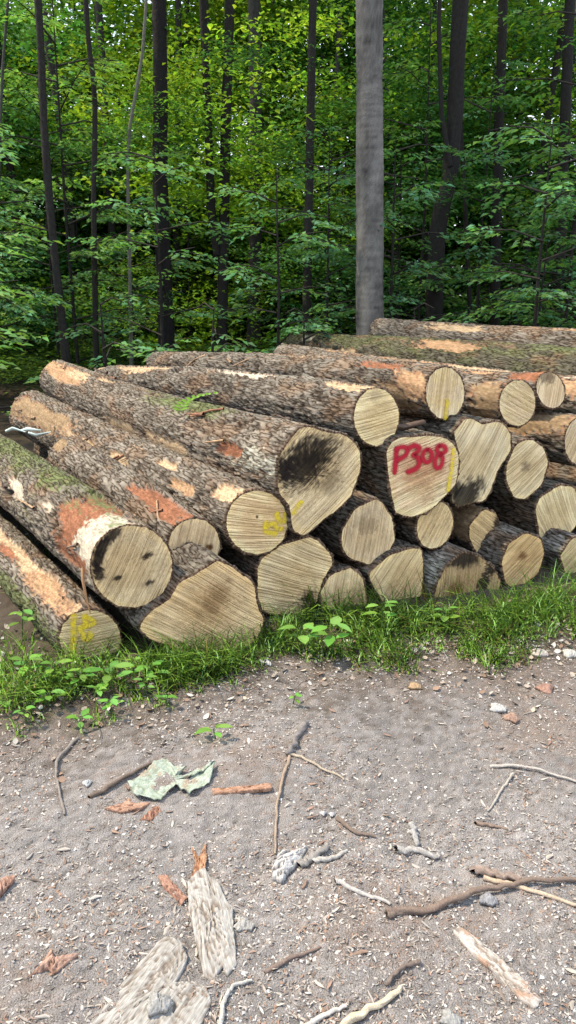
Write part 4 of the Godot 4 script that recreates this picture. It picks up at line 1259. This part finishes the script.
func make_verge() -> void:
	var g := Geo.new()
	for k in 1750:
		var x := rng.randf_range(-2.6, 2.8)
		var e := grass_edge(x)
		var f := rng.randf()
		var z := lerpf(pile_front(x) + 0.02, e + 0.1, pow(f, 1.25))
		if x < -1.05 and rng.randf() < 0.3:
			z = rng.randf_range(-5.0, -3.0)
		var patch := broad.get_noise_2d(x * 9.0 + 3.0, z * 9.0)
		var thin := smoothstep(0.55, 1.0, f) + (0.35 if x < 0.0 else 0.0)
		if patch < -0.25 + thin * 0.42 and rng.randf() < 0.85:
			continue
		var tall := lerpf(0.19 if x > -0.4 else 0.17, 0.07, f) * rng.randf_range(0.6, 1.25)
		var tone := Color(0.34, 0.62, 0.19) * rng.randf_range(0.75, 1.2)
		if rng.randf() < 0.06:
			tone = Color(0.42, 0.36, 0.20)
		for b in rng.randi_range(6, 11):
			var q := Vector3(x + rng.randfn() * 0.025, 0, z + rng.randfn() * 0.025)
			q.y = ground_h(q.x, q.z) - 0.004
			var a := rng.randf() * TAU
			var d := Vector3(cos(a), 0, sin(a))
			var h := tall * rng.randf_range(0.5, 1.35)
			var lean := h * rng.randf_range(0.4, 1.6)
			var w := rng.randf_range(0.0018, 0.0038)
			var side := Vector3(-d.z, 0, d.x).rotated(Vector3.UP, rng.randf_range(-0.6, 0.6)) * w
			var col := tone * rng.randf_range(0.75, 1.3)
			var at := g.v.size()
			for s in 4:
				var t := s / 3.0
				var m := q + Vector3.UP * h * (t - 0.28 * t * t * lean / h) + d * lean * t * t
				var ww := 1.0 - 0.85 * t * t
				var nn := (Vector3.UP * 0.5 - d * 0.5 + d * t).normalized()
				g.v.append_array([m - side * ww, m + side * ww])
				g.n.append_array([nn, nn])
				g.c.append_array([col, col])
			for s in 3:
				var o := at + s * 2
				g.i.append_array([o, o + 1, o + 2, o + 1, o + 3, o + 2])
	tag(obj("grass", g.mesh(mats.grass)), "fresh green grass growing along the foot of the log pile", "grass", "", "stuff")

	# leafy weeds
	var small := []
	for k in 10:
		small.append([Vector2(rng.randf_range(-1.35, -0.45), 0), rng.randf_range(0.04, 0.09), rng.randf_range(0.025, 0.042), rng.randi_range(5, 8), ""])
		small[k][0].y = rng.randf_range(-3.15, grass_edge(small[k][0].x) + 0.05)
	var spots := [
		[Vector2(0.20, -3.27), 0.17, 0.075, 6, "bright green weed with large leaves under the greyish round log"],
		[Vector2(0.07, -3.32), 0.13, 0.065, 6, "leafy weed in the grass left of the brightest weed"],
		[Vector2(-0.72, -2.95), 0.12, 0.07, 7, "broad-leaved weed just right of the yellow-marked lowest log"],
		[Vector2(-0.98, -3.02), 0.10, 0.05, 7, "leafy weed at the left verge below the lowest log"],
		[Vector2(-1.12, -3.05), 0.10, 0.055, 6, "small weed at the left edge of the verge"],
		[Vector2(-0.96, -2.84), 0.07, 0.045, 7, "low weed with small leaves near the front of the left verge"],
		[Vector2(-1.28, -3.5), 0.14, 0.05, 8, "leafy weed beside the bark of the lowest log"],
		[Vector2(-0.86, -2.98), 0.09, 0.05, 7, "weed with rounded leaves under the yellow paint"],
		[Vector2(0.46, -3.5), 0.16, 0.06, 6, "weed standing against the slanting bottom log"],
		[Vector2(-0.27, -2.62), 0.045, 0.045, 5, "tiny bright seedling alone at the edge of the track"],
		[Vector2(0.76, -3.56), 0.12, 0.05, 6, "weed in front of the stump-like log"],
		[Vector2(-0.56, -3.02), 0.10, 0.05, 6, "weed in the grass between the lowest log and the flared butt log"],
		[Vector2(0.02, -2.88), 0.05, 0.03, 4, "seedling with pointed leaves on the bare soil below the grass"],
		[Vector2(-0.80, -2.70), 0.05, 0.04, 5, "seedling at the lower end of the left verge"],
	]
	spots.append_array(small)
	for e in spots:
		var w := Geo.new()
		var y := ground_h(e[0].x, e[0].y)
		var top := Vector3(rng.randf_range(-0.02, 0.02), e[1], rng.randf_range(0.0, 0.03))
		w.tube(PackedVector3Array([Vector3(0, -0.01, 0), top * 0.5, top]), PackedFloat32Array([0.003, 0.0025, 0.0015]), 5, Color(0.10, 0.17, 0.05))
		var root := Node3D.new()
		put(root, "leafy_weed")
		root.position = Vector3(e[0].x, y, e[0].y)
		obj("stem", w.mesh(mats.grass), root)
		for k in e[3]:
			var a: float = k * 2.4 + rng.randf()
			var t: float = 1.0 - 0.6 * k / e[3]
			var d := Vector3(cos(a), rng.randf_range(0.1, 0.4), sin(a)).normalized()
			var lf := Geo.new()
			var l: float = e[2] * rng.randf_range(0.75, 1.2)
			lf.tube(PackedVector3Array([top * t, top * t + d * l * 0.35]), PackedFloat32Array([0.0012, 0.001]), 4, Color(0.12, 0.2, 0.05))
			lf.broad_leaf(top * t + d * l * 0.35, d, (Vector3.UP - d * 0.35).normalized(), l, l * rng.randf_range(0.55, 0.75), leaf_tone(Color(0.16, 0.34, 0.07)), rng.randf_range(0.1, 0.5))
			obj("leaf", lf.mesh(mats.grass), root)
		if e[4]:
			tag(root, e[4], "weed")
		else:
			tag(root, "small low weed among the grass of the left verge", "weed", "small weeds of the left verge")


# ---------------------------------------------------------------- litter and larger pieces on the track

func make_debris() -> void:
	# fallen leaves
	var lf := Geo.new()
	lf.broad_leaf(Vector3(-0.5, 0, 0), Vector3.RIGHT, Vector3.UP, 1.0, 0.7, Color.WHITE, -0.3)
	var where := []
	var tints := []
	for k in 5000:
		var x := rng.randf_range(-2.6, 2.8)
		var z := grass_edge(x) + rng.randfn() * 0.22 - 0.14
		if k % 3 == 0:
			z = rng.randf_range(-6.0, -3.0)
			x = rng.randf_range(-4.0, -0.9)
		var s := 0.007 + 0.028 * pow(rng.randf(), 2.2)
		var b := Basis(Vector3.UP, rng.randf() * TAU) * Basis(Vector3.RIGHT, rng.randfn() * 0.3) * Basis(Vector3.FORWARD, rng.randfn() * 0.3)
		where.append(Transform3D(b.scaled(Vector3.ONE * s), Vector3(x, ground_h(x, z) + s * 0.14, z)))
		var c: Color = [Color(0.30, 0.245, 0.19), Color(0.20, 0.13, 0.09), Color(0.37, 0.34, 0.30), Color(0.24, 0.19, 0.15)][rng.randi() % 4]
		tints.append(c * rng.randf_range(0.7, 1.2))
	tag(many("leaf_litter", lf.mesh(mats.litter), where, tints), "dry brown leaf litter along the verge and left of the pile", "leaf litter", "", "stuff")
	# slivers of wood and bark trodden into the track
	var ch := Geo.new()
	ch.tube(PackedVector3Array([Vector3(-0.5, 0, 0), Vector3(-0.1, 0.04, 0.02), Vector3(0.5, 0, -0.03)]), PackedFloat32Array([0.09, 0.16, 0.05]), 5, Color.WHITE, 0.3)
	where = []
	tints = []
	for k in 75000:
		var z := -1.2 - 2.3 * pow(rng.randf(), 1.3)
		var x := rng.randf_range(-1.0, 1.0) * (-z * 0.42 + 0.5)
		if z < grass_edge(x) - 0.25:
			continue
		var dense := broad.get_noise_2d(x * 5.0, z * 5.0)
		if rng.randf() > 0.5 + dense * 1.6 + 0.3 * smoothstep(-2.0, -1.5, z):
			continue
		var s := 0.004 + 0.013 * pow(rng.randf(), 2.6)
		if rng.randf() < 0.02:
			s *= 2.4
		var b := Basis(Vector3.UP, rng.randf() * TAU) * Basis(Vector3.FORWARD, rng.randfn() * 0.2)
		b = b * Basis.from_scale(Vector3(s, s * rng.randf_range(0.3, 0.8), s * rng.randf_range(0.4, 1.6)))
		where.append(Transform3D(b, Vector3(x, ground_top(x, z) + s * 0.06, z)))
		var c: Color = [Color(0.31, 0.265, 0.22), Color(0.38, 0.335, 0.285), Color(0.22, 0.145, 0.105), Color(0.17, 0.14, 0.12), Color(0.33, 0.285, 0.24), Color(0.36, 0.325, 0.285), Color(0.14, 0.11, 0.09), Color(0.27, 0.18, 0.135)][rng.randi() % 8]
		tints.append(c * rng.randf_range(0.75, 1.2))
	var fl := Geo.new()
	for k in 7:
		var a := TAU * k / 7.0
		var r := 0.5 * (1.0 + 0.35 * sin(k * 2.7))
		fl.v.append(Vector3(cos(a) * r, -0.02 + 0.05 * sin(k * 4.1), sin(a) * r * 0.8))
		fl.n.append(Vector3(cos(a) * 0.5, 1.0, sin(a) * 0.5).normalized())
		fl.c.append(Color.WHITE)
	fl.v.append(Vector3(0.04, 0.13, 0.02))
	fl.n.append(Vector3.UP)
	fl.c.append(Color.WHITE)
	for k in 7:
		fl.i.append_array([7, k, (k + 1) % 7])
	var flat_where := []
	var flat_tints := []
	for k in 70000:
		var z := -1.2 - 2.3 * pow(rng.randf(), 1.3)
		var x := rng.randf_range(-1.0, 1.0) * (-z * 0.42 + 0.5)
		if z < grass_edge(x) - 0.2:
			continue
		if rng.randf() > 0.55 + broad.get_noise_2d(x * 5.0 + 50.0, z * 5.0) * 1.4 + 0.3 * smoothstep(-2.0, -1.5, z):
			continue
		var s := 0.003 + 0.011 * pow(rng.randf(), 2.4)
		var b := Basis(Vector3.UP, rng.randf() * TAU) * Basis(Vector3.FORWARD, rng.randfn() * 0.25) * Basis(Vector3.RIGHT, rng.randfn() * 0.25)
		flat_where.append(Transform3D(b * Basis.from_scale(Vector3(s, s, s * rng.randf_range(0.5, 1.1))), Vector3(x, ground_top(x, z) + s * 0.08, z)))
		var c: Color = [Color(0.34, 0.29, 0.25), Color(0.20, 0.16, 0.13), Color(0.13, 0.105, 0.09), Color(0.34, 0.315, 0.29), Color(0.23, 0.145, 0.10), Color(0.40, 0.38, 0.355), Color(0.24, 0.20, 0.17)][rng.randi() % 7]
		flat_tints.append(c * rng.randf_range(0.75, 1.2))
	tag(many("bark_crumbs", fl.mesh(mats.litter), flat_where, flat_tints), "flakes and crumbs of bark and earth covering the track", "bark crumbs", "", "stuff")
	tag(many("wood_chips", ch.mesh(mats.litter), where, tints), "small splinters and bark crumbs trodden into the track", "wood chips", "", "stuff")
	var bits := Geo.new()
	bits.broad_leaf(Vector3(-0.5, 0, 0), Vector3.RIGHT, Vector3.UP, 1.0, 0.26, Color.WHITE, -0.12)
	bits.broad_leaf(Vector3(-0.46, -0.07, 0.02), Vector3.RIGHT, Vector3.UP, 0.9, 0.24, Color(0.6, 0.6, 0.6), -0.12)
	where = []
	tints = []
	for k in 1500:
		var z := -1.2 - 1.9 * pow(rng.randf(), 1.4)
		var x := rng.randf_range(-1.0, 1.0) * (-z * 0.42 + 0.5)
		if broad.get_noise_2d(x * 6.0 + 30.0, z * 6.0) + 0.2 * smoothstep(-2.0, -1.5, z) < rng.randf_range(-0.1, 0.35):
			continue
		var s := 0.010 + 0.028 * pow(rng.randf(), 2.6)
		var b := Basis(Vector3.UP, rng.randf() * TAU) * Basis(Vector3.FORWARD, rng.randfn() * 0.16) * Basis(Vector3.RIGHT, rng.randfn() * 0.25)
		where.append(Transform3D(b * Basis.from_scale(Vector3(s, s, s * rng.randf_range(0.5, 1.1))), Vector3(x, ground_top(x, z) + s * 0.08 + 0.001, z)))
		var c: Color = [Color(0.26, 0.165, 0.12), Color(0.23, 0.14, 0.10), Color(0.30, 0.25, 0.21), Color(0.36, 0.31, 0.26), Color(0.18, 0.135, 0.105)][rng.randi() % 5]
		tints.append(c * rng.randf_range(0.75, 1.2))
	tag(many("bark_bits", bits.mesh(mats.litter), where, tints), "reddish and grey bark shreds strewn over the track", "bark litter", "", "stuff")
	var sp := SphereMesh.new()
	sp.radial_segments = 7
	sp.rings = 4
	sp.radius = 0.5
	sp.height = 0.8
	sp.material = mats.litter
	where = []
	tints = []
	for k in 5000:
		var z := -1.2 - 2.3 * pow(rng.randf(), 1.2)
		var x := rng.randf_range(-1.0, 1.0) * (-z * 0.42 + 0.5)
		if z < grass_edge(x) - 0.1:
			continue
		var s := 0.003 + 0.009 * pow(rng.randf(), 3.0)
		var b := Basis(Vector3(rng.randfn(), rng.randfn(), rng.randfn()).normalized(), rng.randf() * TAU) * Basis.from_scale(Vector3(s, s * rng.randf_range(0.5, 1.0), s * rng.randf_range(0.7, 1.4)))
		where.append(Transform3D(b, Vector3(x, ground_top(x, z) + s * 0.08, z)))
		tints.append(Color(0.32, 0.28, 0.245) * rng.randf_range(0.6, 1.35))
	tag(many("pebbles", sp, where, tints), "tiny pebbles and earth crumbs on the track", "pebbles", "", "stuff")

	var put_slab := func(called: String, label: String, category: String, outline: Array, thick: float, opt: Dictionary) -> void:
		var mid: Vector2 = outline[0]
		opt.seed = outline[0].x * 91.0 + outline[0].y * 37.0
		tag(obj(called, slab(outline, ground_h(mid.x, mid.y) + opt.get("lift", 0.0), thick, opt)), label, category)
	put_slab.call("bark_slab", "grey furrowed bark slab with splintered orange tip, left of centre on the track", "bark", [Vector2(-0.284, -1.862), Vector2(-0.265, -1.90), Vector2(-0.239, -1.918), Vector2(-0.222, -1.88), Vector2(-0.197, -1.862), Vector2(-0.168, -1.79), Vector2(-0.149, -1.768), Vector2(-0.138, -1.66), Vector2(-0.126, -1.58), Vector2(-0.150, -1.541), Vector2(-0.160, -1.575), Vector2(-0.181, -1.53), Vector2(-0.207, -1.55), Vector2(-0.235, -1.648), Vector2(-0.268, -1.76)], 0.024, {"axis": Vector2(0.25, 1), "light": Color(0.40, 0.37, 0.33), "dark": Color(0.20, 0.15, 0.115), "bark": true, "rough": 0.3, "dome": 0.4})
	put_slab.call("bark_splinter", "orange splinter standing out from the tip of the furrowed bark slab", "bark", [Vector2(-0.278, -1.88), Vector2(-0.272, -1.95), Vector2(-0.292, -2.02), Vector2(-0.262, -1.97), Vector2(-0.249, -2.04), Vector2(-0.24, -1.97), Vector2(-0.240, -1.90)], 0.012, {"light": Color(0.45, 0.25, 0.14), "dark": Color(0.24, 0.11, 0.06), "axis": Vector2(0, 1)})
	put_slab.call("bark_slab", "large flat grey bark slab at the bottom edge of the track", "bark", [Vector2(-0.328, -1.655), Vector2(-0.30, -1.67), Vector2(-0.277, -1.655), Vector2(-0.250, -1.601), Vector2(-0.268, -1.512), Vector2(-0.225, -1.53), Vector2(-0.194, -1.512), Vector2(-0.178, -1.471), Vector2(-0.20, -1.40), Vector2(-0.23, -1.33), Vector2(-0.50, -1.31), Vector2(-0.43, -1.46), Vector2(-0.385, -1.55)], 0.022, {"axis": Vector2(-0.5, 1), "light": Color(0.39, 0.36, 0.32), "dark": Color(0.19, 0.145, 0.11), "bark": true, "rough": 0.3, "dome": 0.4})
	put_slab.call("bark_splinter", "red brown splinter lying against the left side of the furrowed bark slab", "bark", [Vector2(-0.372, -1.895), Vector2(-0.35, -1.90), Vector2(-0.278, -1.81), Vector2(-0.29, -1.785), Vector2(-0.35, -1.85)], 0.012, {"light": Color(0.36, 0.2, 0.14), "dark": Color(0.2, 0.1, 0.07), "axis": Vector2(0.8, 1)})
	put_slab.call("wood_chunk", "grey broken wood chunk in the middle of the track", "wood", [Vector2(-0.046, -1.934), Vector2(-0.03, -1.97), Vector2(-0.009, -1.994), Vector2(0.03, -1.99), Vector2(0.060, -2.007), Vector2(0.035, -1.943), Vector2(0.0, -1.90), Vector2(-0.017, -1.862), Vector2(-0.045, -1.88)], 0.035, {"axis": Vector2(1, -0.7), "light": Color(0.50, 0.47, 0.44), "dark": Color(0.16, 0.14, 0.13), "dome": 0.4})
	put_slab.call("bark_strip", "narrow red brown bark strip below the lichen sheet", "bark", [Vector2(-0.252, -2.275), Vector2(-0.15, -2.288), Vector2(-0.06, -2.305), Vector2(-0.053, -2.28), Vector2(-0.15, -2.262), Vector2(-0.248, -2.25)], 0.014, {"light": Color(0.40, 0.23, 0.15), "dark": Color(0.22, 0.11, 0.07), "axis": Vector2(1, 0)})
	put_slab.call("lichen_sheet", "pale green lichen covered bark sheet curled at its edges", "lichen", [Vector2(-0.537, -2.305), Vector2(-0.50, -2.35), Vector2(-0.480, -2.403), Vector2(-0.435, -2.452), Vector2(-0.40, -2.41), Vector2(-0.348, -2.403), Vector2(-0.385, -2.35), Vector2(-0.34, -2.34), Vector2(-0.286, -2.38), Vector2(-0.255, -2.44), Vector2(-0.262, -2.305), Vector2(-0.322, -2.251), Vector2(-0.376, -2.29), Vector2(-0.415, -2.214), Vector2(-0.501, -2.235)], 0.008, {"curl": 0.016, "dome": -0.3, "light": Color(0.37, 0.41, 0.33), "dark": Color(0.24, 0.28, 0.20), "spot": Color(0.36, 0.29, 0.21), "rough": 0.7})
	put_slab.call("bark_flake", "flat red brown bark flake just below the lichen sheet", "bark", [Vector2(-0.59, -2.19), Vector2(-0.54, -2.21), Vector2(-0.52, -2.24), Vector2(-0.50, -2.21), Vector2(-0.445, -2.215), Vector2(-0.47, -2.19), Vector2(-0.53, -2.17)], 0.014, {"light": Color(0.42, 0.25, 0.17), "dark": Color(0.24, 0.12, 0.08), "axis": Vector2(1, 0.2)})
	put_slab.call("bark_flake", "small curled red brown bark flake beside the flat one under the lichen", "bark", [Vector2(-0.466, -2.133), Vector2(-0.44, -2.18), Vector2(-0.42, -2.203), Vector2(-0.405, -2.17), Vector2(-0.43, -2.13)], 0.018, {"light": Color(0.38, 0.2, 0.13), "dark": Color(0.2, 0.1, 0.07), "axis": Vector2(0.4, 1), "dome": 0.7})
	put_slab.call("bark_flake", "splayed reddish bark flake in the lower left of the track", "bark", [Vector2(-0.626, -1.541), Vector2(-0.61, -1.58), Vector2(-0.595, -1.617), Vector2(-0.580, -1.59), Vector2(-0.524, -1.605), Vector2(-0.55, -1.57), Vector2(-0.571, -1.545), Vector2(-0.590, -1.56)], 0.022, {"light": Color(0.42, 0.26, 0.19), "dark": Color(0.22, 0.12, 0.08), "axis": Vector2(0.4, -1), "dome": 0.6})
	put_slab.call("wood_plank", "long grey splintered board of wood at the lower right", "wood", [Vector2(0.43, -1.69), Vector2(0.455, -1.70), Vector2(0.50, -1.64), Vector2(0.545, -1.58), Vector2(0.60, -1.48), Vector2(0.575, -1.455), Vector2(0.55, -1.48), Vector2(0.505, -1.56), Vector2(0.46, -1.62)], 0.014, {"light": Color(0.47, 0.42, 0.37), "dark": Color(0.25, 0.2, 0.16), "axis": Vector2(0.6, 1), "spot": Color(0.38, 0.25, 0.18)})
	put_slab.call("bark_flake", "reddish bark piece cut by the left edge of the picture", "bark", [Vector2(-0.84, -1.80), Vector2(-0.80, -1.87), Vector2(-0.77, -1.87), Vector2(-0.79, -1.80)], 0.018, {"light": Color(0.38, 0.23, 0.17), "dark": Color(0.2, 0.11, 0.08), "axis": Vector2(0.5, 1)})
	var stones := [
		[Vector2(0.371, -1.431), 0.022, Color(0.33, 0.315, 0.29), "square grey stone at the bottom edge of the track"],
		[Vector2(-0.118, -1.705), 0.024, Color(0.40, 0.37, 0.33), "pale stone just right of the furrowed bark slab"],
		[Vector2(0.876, -2.759), 0.030, Color(0.36, 0.23, 0.17), "reddish brown stone lying alone right of centre near the verge"],
		[Vector2(1.072, -2.959), 0.036, Color(0.34, 0.2, 0.15), "upright red brown lump close to the right verge"],
		[Vector2(0.833, -2.820), 0.030, Color(0.50, 0.48, 0.44), "white flat stone left of the reddish stone"],
		[Vector2(1.284, -3.286), 0.035, Color(0.47, 0.44, 0.39), "white stone at the right edge below the grass"],
		[Vector2(1.147, -3.300), 0.034, Color(0.50, 0.43, 0.36), "buff stone among dead leaves at the right end of the grass"],
		[Vector2(0.528, -2.985), 0.025, Color(0.42, 0.28, 0.16), "ochre stone at the front edge of the grass"],
		[Vector2(-0.300, -1.450), 0.030, Color(0.33, 0.315, 0.29), "grey stone lying on the large flat bark slab"],
		[Vector2(0.546, -1.79), 0.024, Color(0.27, 0.26, 0.26), "dark grey stone beside the forked bark strip"],
		[Vector2(0.112, -2.163), 0.010, Color(0.5, 0.48, 0.46), "left one of two small round pebbles side by side in mid track"],
		[Vector2(0.140, -2.160), 0.010, Color(0.5, 0.48, 0.46), "right one of two small round pebbles side by side in mid track"],
		[Vector2(-0.68, -2.33), 0.016, Color(0.52, 0.51, 0.49), "pale pebble near the dark stick at the left"],
	]
	for e in stones:
		var ring := []
		for k in 9:
			ring.append(e[0] + Vector2.from_angle(-TAU * k / 9.0) * e[1] * (1.0 + 0.28 * sin(k * 2.3 + e[0].x * 40.0)))
		put_slab.call("stone", e[3], "stone", ring, e[1] * 0.75, {"light": e[2], "dark": e[2] * 0.75, "dome": 0.75, "rough": 0.2, "lift": 0.004 if e[1] < 0.029 or e[0].y < -1.5 else 0.022})
	var sticks := [
		[[Vector2(0.259, -1.743), Vector2(0.411, -1.768), Vector2(0.529, -1.812), Vector2(0.648, -1.842), Vector2(0.90, -1.885)], 0.0105, Color(0.21, 0.15, 0.115), 0.012, "long brown stick with a split left end lying across the right of the track"],
		[[Vector2(0.556, -1.877), Vector2(0.670, -1.823), Vector2(0.86, -1.755)], 0.008, Color(0.50, 0.38, 0.27), 0.0, "light stick crossing under the long brown stick at the right edge"],
		[[Vector2(0.262, -1.728), Vector2(0.30, -1.745), Vector2(0.36, -1.762)], 0.009, Color(0.22, 0.16, 0.12), 0.0, "short prong at the split end of the long brown stick"],
		[[Vector2(0.53, -1.90), Vector2(0.60, -1.87), Vector2(0.66, -1.845)], 0.014, Color(0.27, 0.2, 0.16), 0.004, "short thick bark piece above the long brown stick"],
		[[Vector2(0.035, -1.926), Vector2(0.08, -1.955), Vector2(0.120, -2.003)], 0.013, Color(0.28, 0.25, 0.22), 0.0, "grey stick end leaning against the broken wood chunk"],
		[[Vector2(0.070, -1.934), Vector2(0.12, -1.95), Vector2(0.175, -1.985)], 0.009, Color(0.42, 0.38, 0.33), 0.0, "pale short stick right of the broken wood chunk"],
		[[Vector2(0.007, -2.470), Vector2(-0.020, -2.33), Vector2(-0.036, -2.18), Vector2(-0.039, -1.985)], 0.006, Color(0.34, 0.25, 0.18), 0.006, "long thin twig pointing at the broken wood chunk"],
		[[Vector2(0.007, -2.483), Vector2(0.10, -2.43), Vector2(0.195, -2.362)], 0.0055, Color(0.42, 0.34, 0.25), 0.004, "thin light twig slanting right from the dark twig end"],
		[[Vector2(0.065, -2.678), Vector2(0.03, -2.58), Vector2(0.0, -2.477)], 0.016, Color(0.22, 0.19, 0.17), 0.0, "rough dark piece of branch where the two thin twigs meet"],
		[[Vector2(-0.657, -2.245), Vector2(-0.570, -2.333), Vector2(-0.467, -2.433)], 0.009, Color(0.17, 0.125, 0.095), 0.004, "dark brown stick left of the lichen sheet"],
		[[Vector2(-0.784, -2.615), Vector2(-0.82, -2.48), Vector2(-0.790, -2.35), Vector2(-0.713, -2.163)], 0.0065, Color(0.25, 0.21, 0.18), 0.008, "curved twig at the left edge of the track"],
		[[Vector2(-0.150, -1.34), Vector2(-0.151, -1.46), Vector2(-0.13, -1.51), Vector2(-0.085, -1.53)], 0.0065, Color(0.46, 0.43, 0.38), 0.005, "pale bent twig at the bottom edge right of the flat bark slab"],
		[[Vector2(0.08, -1.37), Vector2(0.17, -1.435), Vector2(0.271, -1.498)], 0.011, Color(0.60, 0.49, 0.34), 0.004, "light yellowish stick with a broken end at the bottom edge"],
		[[Vector2(0.0, -1.38), Vector2(0.07, -1.43), Vector2(0.132, -1.455)], 0.008, Color(0.55, 0.50, 0.44), 0.0, "whitish stick beside the light yellowish one"],
		[[Vector2(0.157, -2.133), Vector2(0.205, -2.066), Vector2(0.268, -2.048)], 0.008, Color(0.19, 0.14, 0.11), 0.004, "dark short twig in the middle of the track"],
		[[Vector2(0.387, -2.109), Vector2(0.388, -2.05), Vector2(0.386, -2.003)], 0.012, Color(0.33, 0.31, 0.29), 0.0, "grey stub of wood standing across the flat grey stick"],
		[[Vector2(0.319, -1.994), Vector2(0.38, -1.985), Vector2(0.452, -1.960)], 0.012, Color(0.36, 0.33, 0.30), 0.0, "flat grey stick in the right half of the track"],
		[[Vector2(0.707, -2.421), Vector2(0.80, -2.41), Vector2(0.871, -2.385), Vector2(1.02, -2.30)], 0.0065, Color(0.43, 0.38, 0.33), 0.008, "long pale twig at the right edge of the track"],
		[[Vector2(0.774, -2.374), Vector2(0.71, -2.28), Vector2(0.637, -2.163)], 0.005, Color(0.42, 0.37, 0.31), 0.004, "thin pale twig slanting down from the long pale one"],
		[[Vector2(0.583, -2.109), Vector2(0.63, -2.10), Vector2(0.680, -2.085)], 0.007, Color(0.24, 0.17, 0.13), 0.0, "small brown twig below the two pale twigs"],
		[[Vector2(0.132, -1.854), Vector2(0.20, -1.82), Vector2(0.277, -1.779)], 0.008, Color(0.44, 0.40, 0.36), 0.0, "pale wood sliver left of the split end of the brown stick"],
		[[Vector2(-0.056, -1.550), Vector2(0.01, -1.59), Vector2(0.081, -1.623)], 0.006, Color(0.21, 0.15, 0.12), 0.003, "thin dark twig at the bottom right of the furrowed bark slab"],
		[[Vector2(0.327, -1.586), Vector2(0.28, -1.56), Vector2(0.232, -1.512)], 0.007, Color(0.2, 0.15, 0.12), 0.004, "dark curved twig above the light yellowish stick"],
	]
	for e in sticks:
		tag(obj("stick", twig(e[0], e[1], e[2], e[3], 0.3 if e[1] > 0.0105 else 0.18)), e[4], "stick")
